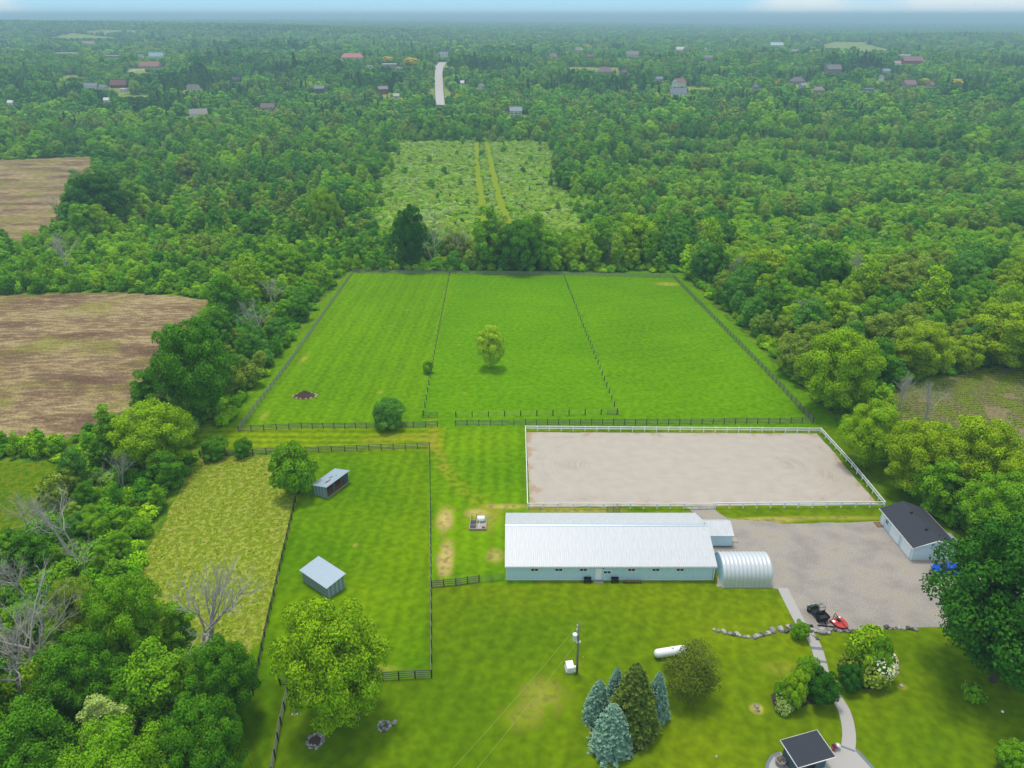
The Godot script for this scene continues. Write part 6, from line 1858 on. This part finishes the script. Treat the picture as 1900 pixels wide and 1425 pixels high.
	for band in [[52.0, 330.0, 4.7], [330.0, 720.0, 6.2], [720.0, 1500.0, 9.0], [1500.0, 3000.0, 14.5], [3000.0, 5500.0, 20.0], [5500.0, 8900.0, 33.0]]:
		var step: float = band[2]
		var d: float = band[0]
		while d < band[1]:
			var half := 0.71 * d + 45.0
			var x0 := -half
			while x0 < half:
				var x := x0 + r.randf_range(-0.48, 0.48) * step
				var z := -(d + r.randf_range(-0.48, 0.48) * step)
				x0 += step
				var p := Vector2(x, z)
				if d < 720.0 and near_poly(p, out):
					continue
				if d > 700.0 and near_poly(p, fields):
					continue
				if d > 250.0 and d < 720.0 and near_poly(p, glade) and (r.randf() > 0.07 or near_poly(p, tracks)):
					continue
				var clash := false
				if d < 340.0:
					for q in placed:
						if absf(x - q[0]) < q[2] * 0.75 and absf(z - q[1]) < q[2] * 0.75:
							clash = true
							break
				if clash:
					continue
				var base := mix.get_noise_2d(x + 3000.0, z) * 1.3
				var m := base + r.randf_range(-0.2, 0.2)
				var m2 := mix2.get_noise_2d(x, z)
				var kind := "broad"
				var h := 11.0
				var col := "mid green"
				var zone := 0
				if d < 720.0:
					var roll := r.randf()
					if near_poly(p, marsh):
						zone = 1
						var tall := mix2.get_noise_2d(x * 4.0 + 500.0, z * 4.0) + r.randf_range(-0.15, 0.15)
						kind = "young" if tall < 0.26 else ("poplar" if roll < 0.4 else "broad")
						h = r.randf_range(2.2, 5.0) if kind == "young" else r.randf_range(5.5, 10.5)
						if r.randf() < 0.3:
							continue
						col = "bright" if m > -0.15 else ("mid green" if m > -0.4 else "grey green")
						if kind != "young":
							col = "deep green" if m > 0.1 else ("olive" if m > -0.3 else "blue green")
					elif near_poly(p, thicket):
						zone = 2
						kind = "young" if roll < 0.8 else "ash"
						h = r.randf_range(2.5, 6.0) if kind == "young" else r.randf_range(8.0, 12.0)
						col = "bright" if m > 0.05 else ("mid green" if m > -0.25 else "olive")
						if roll > 0.93:
							kind = "broad"
							h = r.randf_range(8.0, 12.0)
							col = "deep green"
						elif roll < 0.25:
							continue
					else:
						if r.randf() < 0.14 and d > 150.0:
							continue
						kind = "broad" if roll < 0.46 else ("ash" if roll < 0.66 else ("poplar" if roll < 0.82 else "young"))
						h = (r.randf_range(7.0, 12.0) + 4.0 * mix2.get_noise_2d(x * 5.0, z * 5.0)) * (r.randf_range(1.2, 1.55) if roll < 0.1 or roll > 0.76 else r.randf_range(0.7, 1.05)) if kind != "young" else r.randf_range(4.0, 7.0)
						col = "bright" if m > 0.34 else ("mid green" if m > 0.0 else ("deep green" if m > -0.22 else ("blue green" if m > -0.36 else ("grey green" if kind == "poplar" else "olive"))))
						if x > 62.0 and d < 290.0 and m > 0.1:
							col = "bright" if m < 0.35 else "yellow green"
						if d < 150.0:
							h *= 0.85
					if x < -66.0 and z > -150.0 and z < -118.0:
						h = minf(h, r.randf_range(3.0, 5.0))
					if x > 66.0 and z > -150.0 and z < -96.0:
						h = minf(h, r.randf_range(4.0, 6.5))
					if x < -40.0 and x > -75.0 and z > -124.0 and z < -72.0:
						h = minf(h, r.randf_range(4.5, 7.5))
					if x < -92.0 and z > -320.0 and z < -180.0:
						h = minf(h, r.randf_range(3.0, 6.5))
					if ((d > 285.0 and d < 420.0 and absf(x + 5.0) < 75.0) or near_poly(p, glade)) and zone == 0:
						h = minf(h, r.randf_range(3.0, 6.5))
					if z > -300.0 and x < -44.0 and x > -76.0 and d > 120.0:
						h = minf(h, r.randf_range(5.0, 9.0))
				else:
					var cone := m2 * 1.6 + r.randf()
					kind = "spruce" if cone > 0.86 else "far"
					h = r.randf_range(6.5, 12.0) if kind == "far" else r.randf_range(7.0, 13.0)
					col = "mid green" if m > 0.1 else ("deep green" if m > -0.15 else ("blue green" if m > -0.35 else "olive"))
					if m > 0.42:
						col = "bright"
					if kind == "spruce":
						col = "dark green" if m > -0.1 else "blue green"
					h *= (r.randf_range(0.7, 1.25) * (1.4 if r.randf() < 0.08 else 1.0)) if d < 2600.0 else r.randf_range(0.75, 0.95)
					for q in groves:
						var gd: float = Vector2(x, z).distance_to(q[0]) / q[1]
						if gd < 1.0 + m * 0.4:
							h *= 1.55
							col = "deep green" if m > 0.05 else "dark green"
							if r.randf() < 0.35:
								kind = "spruce"
					if d < 2400.0:
						var lim := open_height(x, z, views)
						if lim < 1.6:
							continue
						if lim < h:
							h = lim
							kind = "far"
					if d > 1500.0:
						h *= 1.25
				var list: Array = kinds[kind]
				var v := r.randi() % list.size()
				var rad: float = list[v].r * h / list[v].h * r.randf_range(0.85, 1.2)
				if d > 1500.0:
					rad *= 1.3 if d < 3000.0 else 1.8
				elif d > 720.0 and kind == "far":
					rad = maxf(rad, minf(h * 0.5, 4.0))
				all.append([kind, v, Vector3(x, land(x, z), z), h, rad, col, zone])
			d += step

	# the three hundred that show largest are things of their own
	var seen := []
	for i in all.size():
		var a: Array = all[i]
		var p: Vector3 = a[2]
		if p.z < -420.0 or a[0] == "shrub":
			continue
		var v := p + Vector3(0, a[3] * 0.6, 0) - Vector3(0, 70, 0)
		var depth := -v.z * cos(deg_to_rad(24)) - v.y * sin(deg_to_rad(24))
		var up := v.y * cos(deg_to_rad(24)) - v.z * sin(deg_to_rad(24))
		if depth < 5.0 or absf(v.x / depth) > 0.72 or absf(up / depth) > 0.55:
			continue
		seen.append([a[3] * a[4] / (depth * depth), i])
	seen.sort_custom(func(s, t): return s[0] > t[0])
	var own := {}
	var words := {"broad": "leafy", "ash": "tall oval", "poplar": "slender airy", "young": "young bushy"}
	var order := ["", "second ", "third ", "fourth ", "fifth ", "sixth ", "seventh ", "eighth ", "ninth ", "tenth ", "eleventh ", "twelfth ", "thirteenth ", "fourteenth ", "fifteenth ", "sixteenth ", "seventeenth ", "eighteenth ", "nineteenth ", "twentieth ", "twenty-first ", "twenty-second ", "twenty-third ", "twenty-fourth ", "twenty-fifth ", "twenty-sixth ", "twenty-seventh ", "twenty-eighth ", "twenty-ninth ", "thirtieth "]
	var names := ["the far left corner of the paddocks", "the far right corner of the paddocks", "the near left corner of the paddocks", "the near right corner of the paddocks", "the middle of the right paddock fence", "the middle of the left paddock fence", "the garage", "the right arena corner", "the left tip of the crop field", "the far edge of the crop field", "the near edge of the crop field", "the right tip of the stubble field", "the tall dark maple", "the left end of the lane", "the far corner of the yellow pasture", "the near corner of the yellow pasture", "the hayfield corner", "the tall bare twin trunk", "the bottom left corner", "the left dead tree", "the dark oak behind the far fence", "the broad oak behind the far fence", "the round bright thicket tree", "the far stubble field corner", "the near end of the clearing", "the left side of the clearing", "the right side of the clearing", "the near edge of the stubble field", "the far edge of the stubble field", "the marsh middle"]
	var spots := [Vector2(-59.35, -258.87), Vector2(58.96, -252.17), Vector2(-57.56, -132.52), Vector2(64.89, -136.49), Vector2(62.89, -179.7), Vector2(-58.15, -183.8), Vector2(72.08, -102.91), Vector2(64.8, -104.23), Vector2(88.53, -147.33), Vector2(115.51, -164.74), Vector2(92.53, -125.77), Vector2(-88.91, -214.38), Vector2(-66.77, -138.29), Vector2(-61.52, -122.29), Vector2(-60.69, -113.45), Vector2(-44.24, -71.7), Vector2(-83.3, -118.95), Vector2(-38.66, -68.72), Vector2(-51.91, -53.88), Vector2(-60.54, -67.12), Vector2(-38.02, -265.09), Vector2(3.06, -262.73), Vector2(-83.98, -320.78), Vector2(-222.82, -351.24), Vector2(-20.78, -301.69), Vector2(-75.46, -403.96), Vector2(32.39, -357.98), Vector2(-94.96, -129.89), Vector2(-128.67, -233.82), Vector2(151.3, -332.36)]
	var marks := []
	for i in names.size():
		marks.append([names[i], spots[i]])
	var waiting := []
	for s in seen.slice(0, 290):
		own[s[1]] = true
		var a: Array = all[s[1]]
		var p: Vector3 = a[2]
		var best := 1e9
		var where := ""
		for m in marks:
			var dd: float = Vector2(p.x, p.z).distance_to(m[1])
			if dd < best:
				best = dd
				where = m[0]
		var stem := "%s %s tree" % [a[5], words.get(a[0], "leafy")]
		waiting.append([stem, where, best, a])
	waiting.sort_custom(func(u, v): return u[2] < v[2])
	var count := {}
	for w in waiting:
		var key: String = w[0] + w[1]
		count[key] = count.get(key, 0) + 1
		var label := "%s %snearest to %s" % [w[0], order[mini(count[key], 30) - 1], w[1]]
		var a: Array = w[3]
		var p: Vector3 = a[2]
		var t := tree("woodland_tree", label, "tree", kinds[a[0]][a[1]], p, a[3], a[4], fmod(absf(p.x * 5.1 + p.z), TAU), leafy(a[5]), mats["pale bark"] if a[0] == "poplar" else mats.bark, "trees of the woods and hedgerows")

	# low growth: undergrowth in the near woods and the overgrown clearing
	var low := []
	for band in [[52.0, 330.0, 2.9], [330.0, 700.0, 4.6]]:
		var step: float = band[2]
		var d: float = band[0]
		while d < band[1]:
			var half := 0.71 * d + 30.0
			var x0 := -half
			while x0 < half:
				var x := x0 + r.randf_range(-0.48, 0.48) * step
				var z := -(d + r.randf_range(-0.48, 0.48) * step)
				x0 += step
				var p := Vector2(x, z)
				if near_poly(p, out) or near_poly(p, tracks):
					continue
				var in_glade := near_poly(p, glade)
				var m := mix.get_noise_2d(x * 2.0, z * 2.0) + r.randf_range(-0.3, 0.3)
				var h := r.randf_range(1.2, 2.8)
				var col := "bright" if m > 0.15 else ("mid green" if m > -0.2 else "deep green")
				if in_glade:
					h = r.randf_range(0.9, 2.3)
					col = "grey green" if m > 0.0 else ("bright" if m > -0.25 else "sage")
				low.append(["shrub", r.randi() % 2, Vector3(x, land(x, z), z), h, r.randf_range(1.0, 1.9) * (1.35 if d > 330.0 else 1.0), col, 0])
			d += step
	# extra fill of the clearing
	for i in 5200:
		var q: Rect2 = glade[0][0]
		var p := Vector2(r.randf_range(q.position.x, q.end.x), r.randf_range(q.position.y, q.end.y))
		if not near_poly(p, glade) or near_poly(p, tracks):
			continue
		var m := mix.get_noise_2d(p.x * 2.0, p.y * 2.0) + r.randf_range(-0.4, 0.4)
		low.append(["shrub", r.randi() % 2, Vector3(p.x, land(p.x, p.y), p.y), r.randf_range(0.8, 2.2), r.randf_range(0.9, 2.0), "grey green" if m > 0.1 else ("bright" if m > -0.2 else "sage"), 0])

	var woods := Node3D.new()
	woods.name = "woodland"
	add_child(woods)
	woods.set_meta("kind", "stuff")
	var rest := {}
	for i in all.size():
		if not own.has(i):
			var key := "%s %d" % [all[i][0], all[i][1]]
			if not rest.has(key):
				rest[key] = []
			rest[key].append(all[i])
	for key in rest:
		copies(woods, "distant_trees", rest[key], r)
	var scrub := Node3D.new()
	scrub.name = "undergrowth"
	add_child(scrub)
	scrub.set_meta("kind", "stuff")
	for v in 2:
		copies(scrub, "shrubs", low.filter(func(a): return a[1] == v), r)

	# tussocks of the yellow pasture and rows of young crop
	var tuft := tuft_mesh()
	var pasture := PackedVector2Array([Vector2(-61.52, -122.29), Vector2(-42.6, -123.14), Vector2(-38.13, -106.25), Vector2(-35.66, -88.4), Vector2(-33.24, -73.45), Vector2(-35.56, -69.36), Vector2(-43.43, -69.82), Vector2(-54.79, -77.79), Vector2(-57.85, -89.71), Vector2(-58.81, -101.31), Vector2(-60.69, -113.45)])
	var list := []
	for i in 2600:
		var p := Vector2(r.randf_range(-66, -36), r.randf_range(-126, -66))
		var n := mix.get_noise_2d(p.x * 9.0, p.y * 9.0)
		if Geometry2D.is_point_in_polygon(p, pasture) and n > -0.4:
			list.append([Vector3(p.x, 0.03, p.y), r.randf_range(0.3, 0.65), tint(["bright", "yellow green", "bright", "yellow green"][r.randi() % 4]).lerp(c8(226, 208, 130), r.randf() * 0.6)])
	sprinkle("pasture_tussocks", tuft, list, r)
	list = []
	var crop := PackedVector2Array([Vector2(87.66, -149.37), Vector2(96.78, -157.38), Vector2(108.15, -161.33), Vector2(134.34, -172.69), Vector2(150.68, -177.7), Vector2(95.57, -101.31), Vector2(97.86, -117.33), Vector2(96.08, -128.04), Vector2(89.83, -132.76), Vector2(80.73, -132.76)])
	var row := -185.0
	while row < -95.0:
		var x := 75.0
		while x < 170.0:
			var p := Vector2(x, row + (x - 75.0) * -0.12 + r.randf_range(-0.08, 0.08))
			if Geometry2D.is_point_in_polygon(p, crop) and mix.get_noise_2d(x * 4.0, row * 4.0) > -0.42:
				list.append([Vector3(p.x, 0.02, p.y), r.randf_range(0.7, 1.0), tint("bright").lerp(tint("olive"), r.randf())])
			x += 0.36
		row += 1.05
	sprinkle("crop_rows", tuft, list, r)

func tuft_mesh() -> ArrayMesh:
	rng.seed = 808
	var pos := PackedVector3Array()
	var nr := PackedVector3Array()
	var sz := PackedFloat32Array()
	var cl := PackedColorArray()
	for i in 14:
		var a := rng.randf() * TAU
		var q := rng.randf() * 0.25
		pos.append(Vector3(cos(a) * q, rng.randf_range(0.06, 0.22), sin(a) * q))
		nr.append((Vector3(cos(a), 0.5, sin(a)) + rand_dir() * 0.5).normalized())
		sz.append(rng.randf_range(0.1, 0.2))
		var g := rng.randf_range(0.75, 1.0)
		cl.append(Color(g, g, g))
	return leaf_mesh(pos, nr, sz, cl, 1.2)

func sprinkle(called: String, mesh: ArrayMesh, list: Array, r: RandomNumberGenerator) -> void:
	var mm := MultiMesh.new()
	mm.transform_format = MultiMesh.TRANSFORM_3D
	mm.use_colors = true
	mm.mesh = mesh
	mm.instance_count = list.size()
	for i in list.size():
		mm.set_instance_transform(i, Transform3D(Basis(Vector3.UP, r.randf() * TAU) * Basis.from_scale(Vector3.ONE * list[i][1]), lay * list[i][0]))
		mm.set_instance_color(i, list[i][2].srgb_to_linear())
	var o := MultiMeshInstance3D.new()
	o.name = called
	o.multimesh = mm
	o.material_override = leaf_mat("tinted leaves", Color.WHITE)
	o.set_meta("kind", "stuff")
	add_child(o)

func copies(parent: Node, called: String, list: Array, r: RandomNumberGenerator) -> void:
	if list.is_empty():
		return
	var proto: Dictionary = kinds[list[0][0]][list[0][1]]
	var key := "joined %s %d" % [list[0][0], list[0][1]]
	var mesh := ArrayMesh.new()
	mesh.add_surface_from_arrays(Mesh.PRIMITIVE_TRIANGLES, proto.leaf.surface_get_arrays(0))
	mesh.surface_set_material(0, leaf_mat("tinted leaves", Color.WHITE))
	mesh.add_surface_from_arrays(Mesh.PRIMITIVE_TRIANGLES, proto.wood.surface_get_arrays(0))
	mesh.surface_set_material(1, mats["pale bark"] if list[0][0] == "poplar" else mats.bark)
	var mm := MultiMesh.new()
	mm.transform_format = MultiMesh.TRANSFORM_3D
	mm.use_colors = true
	mm.mesh = mesh
	mm.instance_count = list.size()
	for i in list.size():
		var a: Array = list[i]
		var b := Basis(Vector3.UP, r.randf() * TAU) * Basis.from_scale(Vector3(a[4] / proto.r, a[3] / proto.h, a[4] / proto.r))
		mm.set_instance_transform(i, Transform3D(b, lay * a[2]))
		var c := tint(a[5]).srgb_to_linear() * r.randf_range(0.95, 1.4)
		c.r *= r.randf_range(0.86, 1.06)
		c.a = 1.0
		mm.set_instance_color(i, c)
	var o := MultiMeshInstance3D.new()
	o.name = called
	o.multimesh = mm
	o.set_meta("kind", "stuff")
	parent.add_child(o, true)
